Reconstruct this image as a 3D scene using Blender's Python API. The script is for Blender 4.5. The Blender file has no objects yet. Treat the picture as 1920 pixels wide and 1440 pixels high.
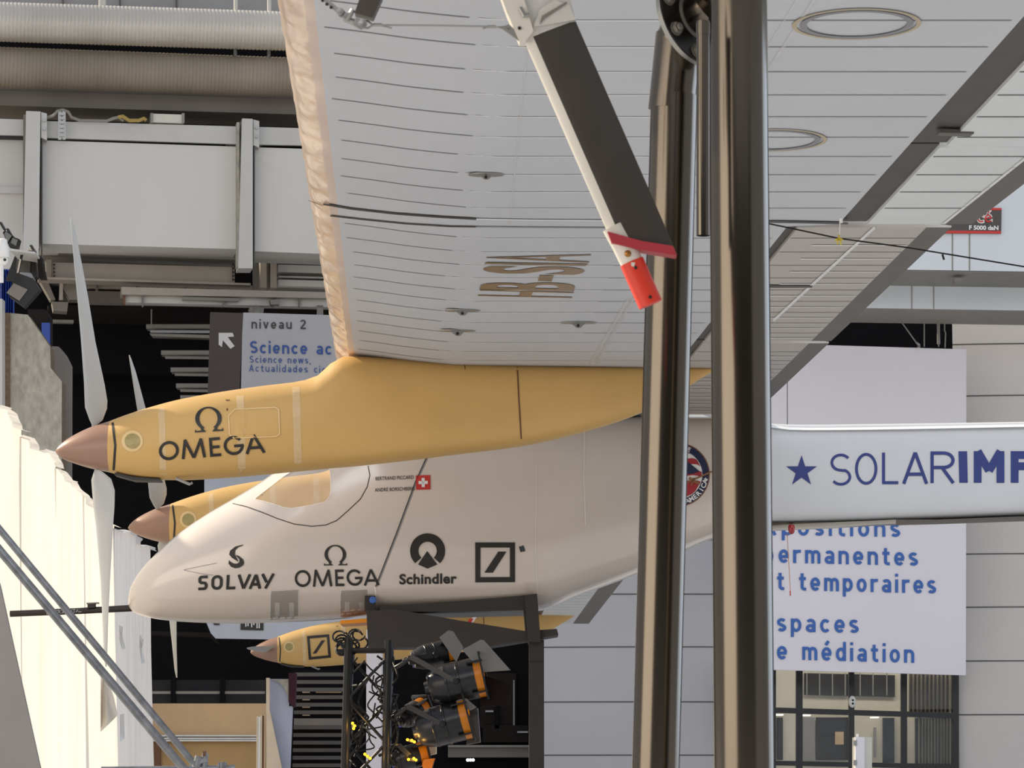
import bpy, bmesh, math, random
from mathutils import Vector, Matrix
from mathutils.bvhtree import BVHTree
from mathutils.geometry import tessellate_polygon

random.seed(7)
SC = bpy.context.scene
COL = SC.collection
PI = math.pi

# ------------------------------------------------------------------ camera
FPX = 6200.0                      # focal length in pixels of a 1920 wide frame
CAMZ = 1.7
TH = math.atan((1497.0 - 720.0) / FPX)
cam_d = bpy.data.cameras.new('camera')
cam_d.sensor_width = 36.0
cam_d.lens = FPX / 1920.0 * 36.0
cam_d.clip_end = 500
cam_d.dof.use_dof = True
cam_d.dof.focus_distance = 28.0
cam_d.dof.aperture_fstop = 16.0
cam = bpy.data.objects.new('camera', cam_d)
cam.location = (0, 0, CAMZ)
cam.rotation_euler = (PI / 2 + TH, 0, 0)
COL.objects.link(cam)
SC.camera = cam

# ------------------------------------------------------------------ world, sun, daylight, exposure
SC.view_settings.view_transform = 'Standard'
SC.view_settings.look = 'None'
SC.view_settings.gamma = 1.0
SC.view_settings.use_curve_mapping = False
SC.view_settings.exposure = 0.0
world = bpy.data.worlds.new('hall_daylight')
SC.world = world
world.use_nodes = True
wnt = world.node_tree
bg = wnt.nodes['Background']
bg.inputs['Strength'].default_value = 0.62
wtc = wnt.nodes.new('ShaderNodeTexCoord')
wsep = wnt.nodes.new('ShaderNodeSeparateXYZ')
wramp = wnt.nodes.new('ShaderNodeValToRGB')
wnt.links.new(wtc.outputs['Generated'], wsep.inputs[0])
wmap = wnt.nodes.new('ShaderNodeMapRange')
wmap.inputs['From Min'].default_value = -1
wnt.links.new(wsep.outputs['Z'], wmap.inputs['Value'])
wnt.links.new(wmap.outputs['Result'], wramp.inputs['Fac'])
wramp.color_ramp.elements[0].position = 0.45
wramp.color_ramp.elements[0].color = (0.50, 0.47, 0.44, 1)
wramp.color_ramp.elements[1].position = 0.75
wramp.color_ramp.elements[1].color = (0.92, 0.97, 1.08, 1)
wnt.links.new(wramp.outputs['Color'], bg.inputs['Color'])

sun_d = bpy.data.lights.new('sun', 'SUN')
sun_d.energy = 6.0
sun_d.angle = math.radians(1.5)
sun_d.color = (1.0, 0.86, 0.66)
sun = bpy.data.objects.new('sun', sun_d)
sun.rotation_euler = Vector((0.76, -0.36, -0.54)).to_track_quat('-Z', 'Y').to_euler()
sun.location = (-30, 40, 30)
COL.objects.link(sun)


def area(name, loc, target, sx, sy, energy, color):
    d = bpy.data.lights.new(name, 'AREA')
    d.shape = 'RECTANGLE'
    d.size, d.size_y = sx, sy
    d.energy = energy
    d.color = color
    o = bpy.data.objects.new(name, d)
    o.location = loc
    o.rotation_euler = (Vector(target) - Vector(loc)).to_track_quat('-Z', 'Y').to_euler()
    COL.objects.link(o)


# daylight through the hall's tall side windows and the glass front behind the viewer
area('window_daylight_side', (-30, -8, 7.5), (0, 14, 4), 36, 14, 4200, (1.0, 0.86, 0.70))
area('window_daylight_right', (32, 33, 9), (0, 14, 4), 24, 16, 3000, (0.62, 0.78, 1.0))
area('clerestory_daylight_front', (2, -27, 24), (0, 45, 3), 44, 13, 7000, (0.93, 0.96, 1.0))

# ------------------------------------------------------------------ projection helpers
ST, CT = math.sin(TH), math.cos(TH)
CAM = Vector((0, 0, CAMZ))


def ray(px, py):
    a = (px - 960.0) / FPX
    b = (720.0 - py) / FPX
    return Vector((a, CT - b * ST, ST + b * CT))


def P(px, py, Y):
    r = ray(px, py)
    return CAM + r * (Y / r.y)


class Plane:
    def __init__(self, p0, n):
        self.p0, self.n = Vector(p0), Vector(n).normalized()

    def __call__(self, px, py, off=0.0):        # off: metres towards the camera
        r = ray(px, py)
        p0 = self.p0 + self.n * off
        return CAM + r * ((p0 - CAM).dot(self.n) / r.dot(self.n))


def YP(Y):
    return Plane((0, Y, 0), (0, -1, 0))


def S(Y):                                        # metres per pixel at depth Y
    return Y / FPX


# ------------------------------------------------------------------ materials
def lin(h):
    h = h.lstrip('#')
    c = [int(h[i:i + 2], 16) / 255 for i in (0, 2, 4)]
    return tuple(x / 12.92 if x <= 0.04045 else ((x + 0.055) / 1.055) ** 2.4 for x in c) + (1,)


def mat(name, hexc, rough=0.6, metal=0.0, spec=0.5, var=0.06, scale=3.0, bump=0.0, bscale=40.0,
        alpha=1.0, emit=None, estr=0.0, coat=0.0, stretch=(1, 1, 1), trans=0.0, bdist=0.02):
    m = bpy.data.materials.new(name)
    m.use_nodes = True
    nt = m.node_tree
    b = nt.nodes['Principled BSDF']
    c = lin(hexc)
    tc = nt.nodes.new('ShaderNodeTexCoord')
    mp = nt.nodes.new('ShaderNodeMapping')
    mp.inputs['Scale'].default_value = stretch
    nt.links.new(tc.outputs['Object'], mp.inputs['Vector'])
    nz = nt.nodes.new('ShaderNodeTexNoise')
    nz.inputs['Scale'].default_value = scale
    nz.inputs['Detail'].default_value = 5
    nt.links.new(mp.outputs['Vector'], nz.inputs['Vector'])
    rp = nt.nodes.new('ShaderNodeValToRGB')
    rp.color_ramp.elements[0].position = 0.3
    rp.color_ramp.elements[1].position = 0.7
    rp.color_ramp.elements[0].color = tuple(x * (1 - var) for x in c[:3]) + (1,)
    rp.color_ramp.elements[1].color = tuple(min(1, x * (1 + var)) for x in c[:3]) + (1,)
    nt.links.new(nz.outputs['Fac'], rp.inputs['Fac'])
    nt.links.new(rp.outputs['Color'], b.inputs['Base Color'])
    b.inputs['Roughness'].default_value = rough
    b.inputs['Metallic'].default_value = metal
    b.inputs['Specular IOR Level'].default_value = spec
    b.inputs['Coat Weight'].default_value = coat
    b.inputs['Coat Roughness'].default_value = 0.15
    b.inputs['Alpha'].default_value = alpha
    if emit:
        b.inputs['Emission Color'].default_value = lin(emit)
        b.inputs['Emission Strength'].default_value = estr
    if bump > 0:
        n2 = nt.nodes.new('ShaderNodeTexNoise')
        n2.inputs['Scale'].default_value = bscale
        nt.links.new(mp.outputs['Vector'], n2.inputs['Vector'])
        bp = nt.nodes.new('ShaderNodeBump')
        bp.inputs['Strength'].default_value = bump
        bp.inputs['Distance'].default_value = bdist
        nt.links.new(n2.outputs['Fac'], bp.inputs['Height'])
        nt.links.new(bp.outputs['Normal'], b.inputs['Normal'])
    if trans > 0:                                # cloth that lets light through
        out = nt.nodes['Material Output']
        tr = nt.nodes.new('ShaderNodeBsdfTranslucent')
        nt.links.new(rp.outputs['Color'], tr.inputs['Color'])
        if bump > 0:
            nt.links.new(bp.outputs['Normal'], tr.inputs['Normal'])
        mx = nt.nodes.new('ShaderNodeMixShader')
        mx.inputs['Fac'].default_value = trans
        nt.links.new(b.outputs['BSDF'], mx.inputs[1])
        nt.links.new(tr.outputs['BSDF'], mx.inputs[2])
        nt.links.new(mx.outputs['Shader'], out.inputs['Surface'])
    return m


M = {}
M['wing'] = mat('wing_silver_film', 'c0c4ca', rough=0.42, var=0.03, scale=0.8, spec=0.4)
M['wing_dark'] = mat('carbon_dark', '3f3b37', rough=0.5, var=0.15, scale=4)
M['wing_band'] = mat('trailing_edge_tape', '5a5651', rough=0.5, var=0.10, scale=3)
M['film'] = mat('leading_edge_film', 'f3dfcf', rough=0.16, var=0.16, scale=2.6, bump=1.2, bscale=3.4, trans=0.35, stretch=(1.6, .7, 1), spec=0.8)
M['film_in'] = mat('leading_edge_film_inner', 'd0bcb0', rough=0.4, var=0.06, scale=1.5)
M['flap'] = mat('flap_white_film', 'd3d8da', rough=0.45, var=0.03)
M['flap_warm'] = mat('flap_grey_film', 'b4afaa', rough=0.5, var=0.03)
M['rib'] = mat('rib_line_grey', '8a8a8e', rough=0.6)
M['rib_light'] = mat('rib_line_light', 'dedfe0', rough=0.5)
M['seam'] = mat('seam_black', '2a2826', rough=0.6)
M['tape'] = mat('clear_tape_white', 'dcdcdc', rough=0.3, alpha=0.55)
M['gold'] = mat('gold_mirror_lettering', '8a7253', rough=0.25, metal=0.35, var=0.35, scale=2.5)
M['ring_tan'] = mat('ring_tan', 'b3a68c', rough=0.6)
M['ring_grey'] = mat('ring_grey', '85858a', rough=0.6)
M['steel'] = mat('bracket_metal', '9b9b98', rough=0.35, metal=0.7)
M['nacelle'] = mat('yellow_foam_skin', 'cba463', rough=0.5, var=0.05, scale=1.2, bump=0.05, bscale=60)
M['spinner'] = mat('spinner_brown', '977563', rough=0.36, var=0.06, scale=2)
M['blade'] = mat('propeller_white', 'aeafad', rough=0.32, var=0.03)
M['lens'] = mat('nacelle_lens_olive', '9c8c58', rough=0.25, var=0.12, scale=30)
M['halo'] = mat('tape_yellow', 'dfc088', rough=0.35)
M['tape_y'] = mat('tape_over_yellow', 'efd9ae', rough=0.3, alpha=0.5)
M['brownseam'] = mat('seam_brown', '6d4a2a', rough=0.6)
M['ink'] = mat('black_lettering', '1f1c1a', rough=0.45)
M['fuse'] = mat('fuselage_white_film', 'dacfc6', rough=0.17, var=0.025, scale=1.2, spec=0.6, bump=0.12, bscale=1.3, coat=0.5)
M['boom'] = mat('boom_white_film', 'd3d6da', rough=0.35, var=0.02)
M['boom_edge'] = mat('boom_clear_edge', 'eef2f4', rough=0.1, var=0.02)
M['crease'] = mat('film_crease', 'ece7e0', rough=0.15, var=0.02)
M['pane'] = mat('canopy_clear', 'e8d8c8', rough=0.08, alpha=0.22)
M['blue'] = mat('boom_blue_lettering', '26377e', rough=0.45, var=0.04)
M['red'] = mat('flag_red', 'c8322d', rough=0.5)
M['white'] = mat('white_paint', 'ecebe8', rough=0.5)
M['navy'] = mat('patch_navy', '1c2348', rough=0.5)
M['patch_red'] = mat('patch_red', 'a82a30', rough=0.5)
M['bronze'] = mat('patch_bronze', '8f6240', rough=0.5)
M['orange'] = mat('orange_tape', 'f0960f', rough=0.4)
M['pole'] = mat('gunmetal_paint', '6b645b', rough=0.2, metal=1.0, spec=0.9, var=0.05, scale=6, coat=0.0, stretch=(1, 1, 0.1))
M['flange'] = mat('flange_black', '14120f', rough=0.3, spec=0.6)
M['strut'] = mat('strut_carbon', '3b352f', rough=0.36, spec=0.6, var=0.10, scale=5)
M['strut_white'] = mat('strut_white_edge', 'd6d1c6', rough=0.4)
M['clearwrap'] = mat('clear_plastic_wrap', 'd7d5d0', rough=0.15, alpha=0.8, bump=0.5, bscale=9)
M['crimson'] = mat('strut_crimson', 'a5303a', rough=0.45)
M['sleeve'] = mat('sleeve_red', 'd63a26', rough=0.4, var=0.05)
M['copper'] = mat('bolt_copper', 'a2703a', rough=0.3, metal=0.8)
M['stand'] = mat('stand_dark_brown', '2f2925', rough=0.55, var=0.08)
M['belly'] = mat('belly_carbon', '2a2723', rough=0.35, spec=0.6)
M['facade'] = mat('facade_panel_grey', 'd2d0cb', rough=0.65, var=0.035, scale=0.6, stretch=(1, 1, 0.25))
M['post'] = mat('post_grey', 'c4c3bf', rough=0.5, var=0.03)
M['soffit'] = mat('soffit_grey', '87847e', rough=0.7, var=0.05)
M['beam_warm'] = mat('beam_warm_grey', 'a39a90', rough=0.65, var=0.05)
M['dust'] = mat('dusty_beam_grey', '7d7770', rough=0.75, var=0.10, scale=1)
M['duct'] = mat('duct_galvanised', 'c4bfb6', rough=0.42, metal=0.35, var=0.12, scale=0.7)
M['duct_dusty'] = mat('duct_dusty_brown', '8d8375', rough=0.55, metal=0.3, var=0.16, scale=0.8)
M['black'] = mat('recess_black', '151417', rough=0.9, spec=0.1)  # near black colour stands in for the shade inside recesses and gaps
M['dark'] = mat('recess_dark_brown', '211c1a', rough=0.8, spec=0.2)  # very dark brown, also stands in for shade in the gallery recess
M['darkglass'] = mat('dark_window_glass', '23262a', rough=0.12, spec=0.6)
M['signbrown'] = mat('sign_brown', '3f3632', rough=0.6)
M['signgrey'] = mat('sign_grey_white', 'a6a7ac', rough=0.6, var=0.02)
M['signwhite'] = mat('sign_lilac_white', 'e6e2e8', rough=0.6, var=0.02, scale=0.5)
M['signlow'] = mat('sign_blue_white', 'b9bfca', rough=0.6, var=0.02)
M['signink'] = mat('sign_blue_ink', '2b4c8e', rough=0.6)
M['signink2'] = mat('sign_bright_blue_ink', '3a68b4', rough=0.6)
M['arrow'] = mat('arrow_light_grey', 'c9c8c6', rough=0.6)
M['tube'] = mat('tube_light_grey', '8a8780', rough=0.5)
M['granular'] = mat('granular_grey_board', 'aaa69a', rough=0.9, var=0.20, scale=14, stretch=(1, 1, 0.5))
M['granular_b'] = mat('granular_brown_edge', '6f6150', rough=0.9, var=0.25, scale=18)
M['tarp'] = mat('tarp_blue', '2b4aa0', rough=0.5, var=0.18, scale=3)
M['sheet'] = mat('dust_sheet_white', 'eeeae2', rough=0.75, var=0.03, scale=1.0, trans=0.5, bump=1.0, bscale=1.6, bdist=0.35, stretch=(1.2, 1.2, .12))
M['sheet_shaded'] = mat('dust_sheet_shaded', 'cccdd1', rough=0.7, var=0.04, scale=1.0, trans=0.25, bump=1.0, bscale=1.8, bdist=0.3, stretch=(1.2, 1.2, .12))  # shaded copy of the sheet: bluish shade put into the colour
M['tagfoil'] = mat('torn_tape_silver', 'd8d8d6', rough=0.25, metal=0.2)
M['lean'] = mat('leaning_board_grey', '8f8a87', rough=0.75, var=0.04)
M['galv'] = mat('galvanised_pipe', '83868a', rough=0.45, metal=0.55, var=0.25, scale=14)
M['blackpaint'] = mat('black_paint_satin', '141415', rough=0.38, spec=0.35)
M['lampbody'] = mat('lamp_black_enamel', '17181c', rough=0.3, spec=0.4, var=0.1)
M['flapgrey'] = mat('barn_door_grey', '6f6e6a', rough=0.55, var=0.08)
M['flapbrown'] = mat('barn_door_brown', '1f1717', rough=0.9, spec=0.1)
M['gel'] = mat('amber_gel', 'd9861c', rough=0.3, trans=0.4)
M['amber'] = mat('amber_glow', 'ff9a12', emit='ff9a12', estr=9)
M['cable'] = mat('cable_dark', '232221', rough=0.55, spec=0.2)
M['bluetag'] = mat('blue_tag', '3140b8', rough=0.5)
M['beige'] = mat('crate_beige', 'c3a580', rough=0.7, var=0.04)
M['beige_d'] = mat('crate_tan', 'ad8f62', rough=0.7, var=0.05)
M['brownbar'] = mat('brown_batten', '6b4a35', rough=0.7)
M['rail'] = mat('rail_aluminium', 'b9bbbd', rough=0.3, metal=0.7)
M['paneledge'] = mat('panel_cream', 'd9c8ad', rough=0.6)
M['panelblue'] = mat('panel_pale_blue', 'adb4c6', rough=0.6)
M['slat'] = mat('slat_dark_grey', '55524e', rough=0.6, var=0.08)
M['maroon'] = mat('curtain_maroon', '3a1020', rough=0.8)
M['drum'] = mat('drum_wall_grey', 'd2ccc6', rough=0.7, var=0.03, scale=0.5)
M['drum_cool'] = mat('drum_wall_cool_grey', 'bdbec4', rough=0.6, var=0.04, scale=0.5)
M['seamgrey'] = mat('wall_seam', '5d5b5a', rough=0.8)
M['beamwhite'] = mat('beam_white', 'd6dbdf', rough=0.6, var=0.03, scale=0.8)
M['frame'] = mat('door_frame_black', '1d1e21', rough=0.4)
M['glass'] = mat('door_glass', 'dfe6e6', rough=0.03, alpha=0.06)
M['curtain'] = mat('curtain_beige', '9d927e', rough=0.85, var=0.10, scale=2, stretch=(6, 1, 0.3))
M['room'] = mat('interior_wall_beige', 'd0c8b4', rough=0.7)
M['cabinet'] = mat('cabinet_white', 'cdcbbf', rough=0.5)
M['floor'] = mat('hall_floor', 'b4b6ba', rough=0.55, var=0.05, scale=0.4)
M['shade_slab'] = mat('shade_slab_dark', '4a4642', rough=.9, var=.1, scale=20)
M['tape_grey'] = mat('grey_clear_tape', '8f8b88', rough=.2, alpha=.42)
M['hose'] = mat('hose_ochre', 'a8904e', rough=.6)
M['ceiling'] = mat('ceiling_grey', '9a9a9c', rough=0.7)
M['backwall'] = mat('back_wall_grey', '1e1c1b', rough=0.8)
M['yellow'] = mat('ribbon_yellow', 'c9b63a', rough=0.6)
M['redlamp'] = mat('beacon_red', '9c1a20', rough=0.15, spec=0.7)
M['mirror'] = mat('boom_belly_reflective', '8a8880', rough=0.12, metal=0.8, var=0.2, scale=3)


# ------------------------------------------------------------------ mesh builder
class MB:
    def __init__(self):
        self.v, self.f, self.m, self.mats = [], [], [], []

    def mi(self, m):
        m = M[m] if isinstance(m, str) else m
        if m not in self.mats:
            self.mats.append(m)
        return self.mats.index(m)

    def face(self, pts, m):
        i = len(self.v)
        self.v.extend(Vector(p) for p in pts)
        self.f.append(tuple(range(i, i + len(pts))))
        self.m.append(self.mi(m))

    def add(self, verts, faces, m):
        i = len(self.v)
        self.v.extend(Vector(p) for p in verts)
        k = self.mi(m) if not isinstance(m, (list, tuple)) else None
        for q, f in enumerate(faces):
            self.f.append(tuple(i + a for a in f))
            self.m.append(k if k is not None else self.mi(m[q]))

    def prism(self, pts, vec, m, mside=None):
        n = len(pts)
        vec = Vector(vec)
        vs = [Vector(p) for p in pts] + [Vector(p) + vec for p in pts]
        fs = [tuple(range(n)), tuple(range(2 * n - 1, n - 1, -1))]
        ms = [m, mside or m]
        for i in range(n):
            j = (i + 1) % n
            fs.append((i, j, n + j, n + i))
            ms.append(mside or m)
        self.add(vs, fs, ms)

    def slab(self, poly, pl, thick, m, off=0.0, mside=None):
        """polygon traced on plane pl, thickness goes away from the viewer"""
        self.prism([pl(x, y, off) for x, y in poly], -pl.n * thick, m, mside)

    def rect(self, x0, y0, x1, y1, pl, thick, m, off=0.0):
        self.slab([(x0, y0), (x1, y0), (x1, y1), (x0, y1)], pl, thick, m, off)

    def box(self, a, b, m):
        x0, y0, z0 = a
        x1, y1, z1 = b
        self.prism([(x0, y0, z0), (x1, y0, z0), (x1, y0, z1), (x0, y0, z1)], (0, y1 - y0, 0), m)

    def bar(self, p0, p1, w, h, m, up=(0, 0, 1)):
        p0, p1 = Vector(p0), Vector(p1)
        d = (p1 - p0).normalized()
        s = d.cross(Vector(up))
        if s.length < 1e-4:
            s = d.cross(Vector((1, 0, 0)))
        s.normalize()
        u = s.cross(d)
        q = [p0 + s * (w / 2 * a) + u * (h / 2 * b) for a, b in ((-1, -1), (1, -1), (1, 1), (-1, 1))]
        self.prism(q, p1 - p0, m)

    def rings(self, rings, m, cap=True, closed=True, matfn=None):
        n = len(rings[0])
        vs = [p for r in rings for p in r]
        fs, ms = [], []
        for i in range(len(rings) - 1):
            for j in range(n if closed else n - 1):
                k = (j + 1) % n
                fs.append((i * n + j, i * n + k, (i + 1) * n + k, (i + 1) * n + j))
                ms.append(matfn(i, j) if matfn else m)
        if cap:
            fs.append(tuple(range(n - 1, -1, -1)))
            fs.append(tuple(range((len(rings) - 1) * n, len(rings) * n)))
            ms += [matfn(0, 0) if matfn else m, matfn(len(rings) - 2, 0) if matfn else m]
        self.add(vs, fs, ms)

    def tube(self, path, r, m, n=10, cap=True):
        path = [Vector(p) for p in path]
        rs = r if isinstance(r, (list, tuple)) else [r] * len(path)
        rings = []
        d0 = (path[1] - path[0]).normalized()
        s = d0.cross(Vector((0, 0, 1)))
        if s.length < 1e-3:
            s = d0.cross(Vector((1, 0, 0)))
        s.normalize()
        for i, p in enumerate(path):
            if i == 0:
                d = path[1] - path[0]
            elif i == len(path) - 1:
                d = path[-1] - path[-2]
            else:
                d = path[i + 1] - path[i - 1]
            d.normalize()
            s = (s - d * s.dot(d)).normalized()
            u = d.cross(s)
            rings.append([p + (s * math.cos(2 * PI * k / n) + u * math.sin(2 * PI * k / n)) * rs[i] for k in range(n)])
        self.rings(rings, m, cap)

    def lathe(self, c, axis, prof, m, n=24, cap=True, matfn=None):
        """prof: list of (distance along axis, radius)"""
        c, a = Vector(c), Vector(axis).normalized()
        s = a.cross(Vector((0, 0, 1)))
        if s.length < 1e-3:
            s = Vector((1, 0, 0))
        s.normalize()
        u = a.cross(s)
        self.rings([[c + a * d + (s * math.cos(2 * PI * k / n) + u * math.sin(2 * PI * k / n)) * max(r, 1e-4)
                     for k in range(n)] for d, r in prof], m, cap, matfn=matfn)

    def sphere(self, c, r, m, n=14):
        self.lathe(c, (0, 0, 1), [(-r * math.cos(PI * i / n), r * math.sin(PI * i / n)) for i in range(n + 1)], m, n=n, cap=False)

    def tris(self, tr, m):
        for t in tr:
            self.face(t, m)

    def build(self, name, parent=None, smooth=35.0, recalc=True):
        c = Vector((0, 0, 0))
        lo = Vector((min(p.x for p in self.v), min(p.y for p in self.v), min(p.z for p in self.v)))
        hi = Vector((max(p.x for p in self.v), max(p.y for p in self.v), max(p.z for p in self.v)))
        c = Vector(((lo.x + hi.x) / 2, (lo.y + hi.y) / 2, lo.z if parent is None else (lo.z + hi.z) / 2))
        me = bpy.data.meshes.new(name)
        me.from_pydata([p - c for p in self.v], [], self.f)
        for mm in self.mats:
            me.materials.append(mm)
        for p, k in zip(me.polygons, self.m):
            p.material_index = k
        if recalc:
            bm = bmesh.new()
            bm.from_mesh(me)
            bmesh.ops.recalc_face_normals(bm, faces=bm.faces)
            bm.to_mesh(me)
            bm.free()
        if smooth:
            me.polygons.foreach_set('use_smooth', [True] * len(me.polygons))
            me.set_sharp_from_angle(angle=math.radians(smooth))
        me.update()
        o = bpy.data.objects.new(name, me)
        COL.objects.link(o)
        WL[o.name] = c
        if parent is not None:
            o.parent = parent
            o.location = c - WL[parent.name]
        else:
            o.location = c
        return o

    def bvh(self):
        return BVHTree.FromPolygons(self.v, self.f)


WL = {}


def tag(o, label, cat, group=None, kind=None):
    o['label'] = label
    o['category'] = cat
    if group:
        o['group'] = group
    if kind:
        o['kind'] = kind
    return o


def thing(name, label, cat, loc, group=None, kind=None):
    o = bpy.data.objects.new(name, None)
    o.empty_display_size = 0.2
    o.location = loc
    COL.objects.link(o)
    WL[o.name] = Vector(loc)
    return tag(o, label, cat, group, kind)


# ------------------------------------------------------------------ flat shapes in pixel space, laid onto surfaces
def poly_tris(poly):
    t = tessellate_polygon([[Vector((x, y, 0)) for x, y in poly]])
    return [tuple(poly[i] for i in q) for q in t]


def split(tr, L):
    out, stack = [], list(tr)
    while stack:
        t = stack.pop()
        (a, b, c), ex = t[:3], tuple(t[3:])
        e = [math.dist(a, b), math.dist(b, c), math.dist(c, a)]
        k = e.index(max(e))
        if e[k] <= L:
            out.append((a, b, c) + ex)
            continue
        if k == 0:
            mid = ((a[0] + b[0]) / 2, (a[1] + b[1]) / 2)
            stack += [(a, mid, c) + ex, (mid, b, c) + ex]
        elif k == 1:
            mid = ((c[0] + b[0]) / 2, (c[1] + b[1]) / 2)
            stack += [(a, b, mid) + ex, (a, mid, c) + ex]
        else:
            mid = ((a[0] + c[0]) / 2, (a[1] + c[1]) / 2)
            stack += [(a, b, mid) + ex, (mid, b, c) + ex]
    return out


def ribbon(path, w, closed=False):
    """polyline of even width (or a width per point) as triangles"""
    n = len(path)
    ws = w if isinstance(w, (list, tuple)) else [w] * n
    L, R = [], []
    for i, p in enumerate(path):
        p = Vector(p)
        a = Vector(path[i - 1]) if (i > 0 or closed) else None
        b = Vector(path[(i + 1) % n]) if (i < n - 1 or closed) else None
        d1 = (p - a).normalized() if a is not None and (p - a).length > 1e-9 else None
        d2 = (b - p).normalized() if b is not None and (b - p).length > 1e-9 else None
        d1 = d1 or d2
        d2 = d2 or d1
        n1, n2 = Vector((-d1.y, d1.x)), Vector((-d2.y, d2.x))
        mm = n1 + n2
        if mm.length < 1e-3:
            mm = n1.copy()
        mm.normalize()
        k = 1 / max(0.4, mm.dot(n1))
        o = mm * (ws[i] / 2 * k)
        L.append(tuple(p + o))
        R.append(tuple(p - o))
    tr = []
    for i in range(n if closed else n - 1):
        j = (i + 1) % n
        tr += [(L[i], R[i], R[j]), (L[i], R[j], L[j])]
    return tr


def arc(cx, cy, rx, ry, a0, a1, n=24):
    return [(cx + rx * math.cos(math.radians(a0 + (a1 - a0) * i / n)),
             cy - ry * math.sin(math.radians(a0 + (a1 - a0) * i / n))) for i in range(n + 1)]


def lay(mb, tr, proj, m, L=None):
    """a fourth entry of a triangle is its stroke number: crossing strokes lie one on the other"""
    if L:
        tr = split(tr, L)
    for t in tr:
        pts = [proj(x, y) for x, y in t[:3]]
        if all(p is not None for p in pts):
            if len(t) > 3 and t[3]:
                pts = [p + (CAM - p).normalized() * (.0012 * t[3]) for p in pts]
            mb.face(pts, m)


_tc = {}


def glyphs(s, bold=0.0, space=1.0):
    key = (s, bold, space)
    if key not in _tc:
        cu = bpy.data.curves.new('t', 'FONT')
        cu.body = s
        cu.offset = bold
        cu.space_character = space
        cu.resolution_u = 5
        o = bpy.data.objects.new('t', cu)
        COL.objects.link(o)
        dg = bpy.context.evaluated_depsgraph_get()
        dg.update()
        e = o.evaluated_get(dg)
        me = e.to_mesh()
        me.calc_loop_triangles()
        tr = [tuple((me.vertices[i].co.x, me.vertices[i].co.y) for i in t.vertices) for t in me.loop_triangles]
        e.to_mesh_clear()
        bpy.data.objects.remove(o)
        bpy.data.curves.remove(cu)
        xs = [p[0] for t in tr for p in t]
        ys = [p[1] for t in tr for p in t]
        _tc[key] = (tr, min(xs), max(xs), min(ys), max(ys))
    return _tc[key]


def text_line(s, x0, x1, yb0, yb1, em, bold=0.0, space=1.0):
    """text fitted between x0 and x1, baseline from yb0 to yb1, em in pixels"""
    tr, a, b, c, d = glyphs(s, bold, space)
    out = []
    for t in tr:
        q = []
        for x, y in t:
            u = (x - a) / (b - a)
            q.append((x0 + (x1 - x0) * u, yb0 + (yb1 - yb0) * u - em * y))
        out.append(tuple(q))
    return out


def text_quad(s, TL, TR, BR, BL, bold=0.0, space=1.0):
    tr, a, b, c, d = glyphs(s, bold, space)
    out = []
    for t in tr:
        q = []
        for x, y in t:
            u, v = (x - a) / (b - a), (d - y) / (d - c)
            q.append(tuple((TL[k] * (1 - u) + TR[k] * u) * (1 - v) + (BL[k] * (1 - u) + BR[k] * u) * v for k in (0, 1)))
        out.append(tuple(q))
    return out


def quad_map(tr, TL, TR, BR, BL):
    def f(u, v):
        return tuple((TL[k] * (1 - u) + TR[k] * u) * (1 - v) + (BL[k] * (1 - u) + BR[k] * u) * v for k in (0, 1))
    return [tuple(f(x, y) for x, y in t[:3]) + tuple(t[3:]) for t in tr]


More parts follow.
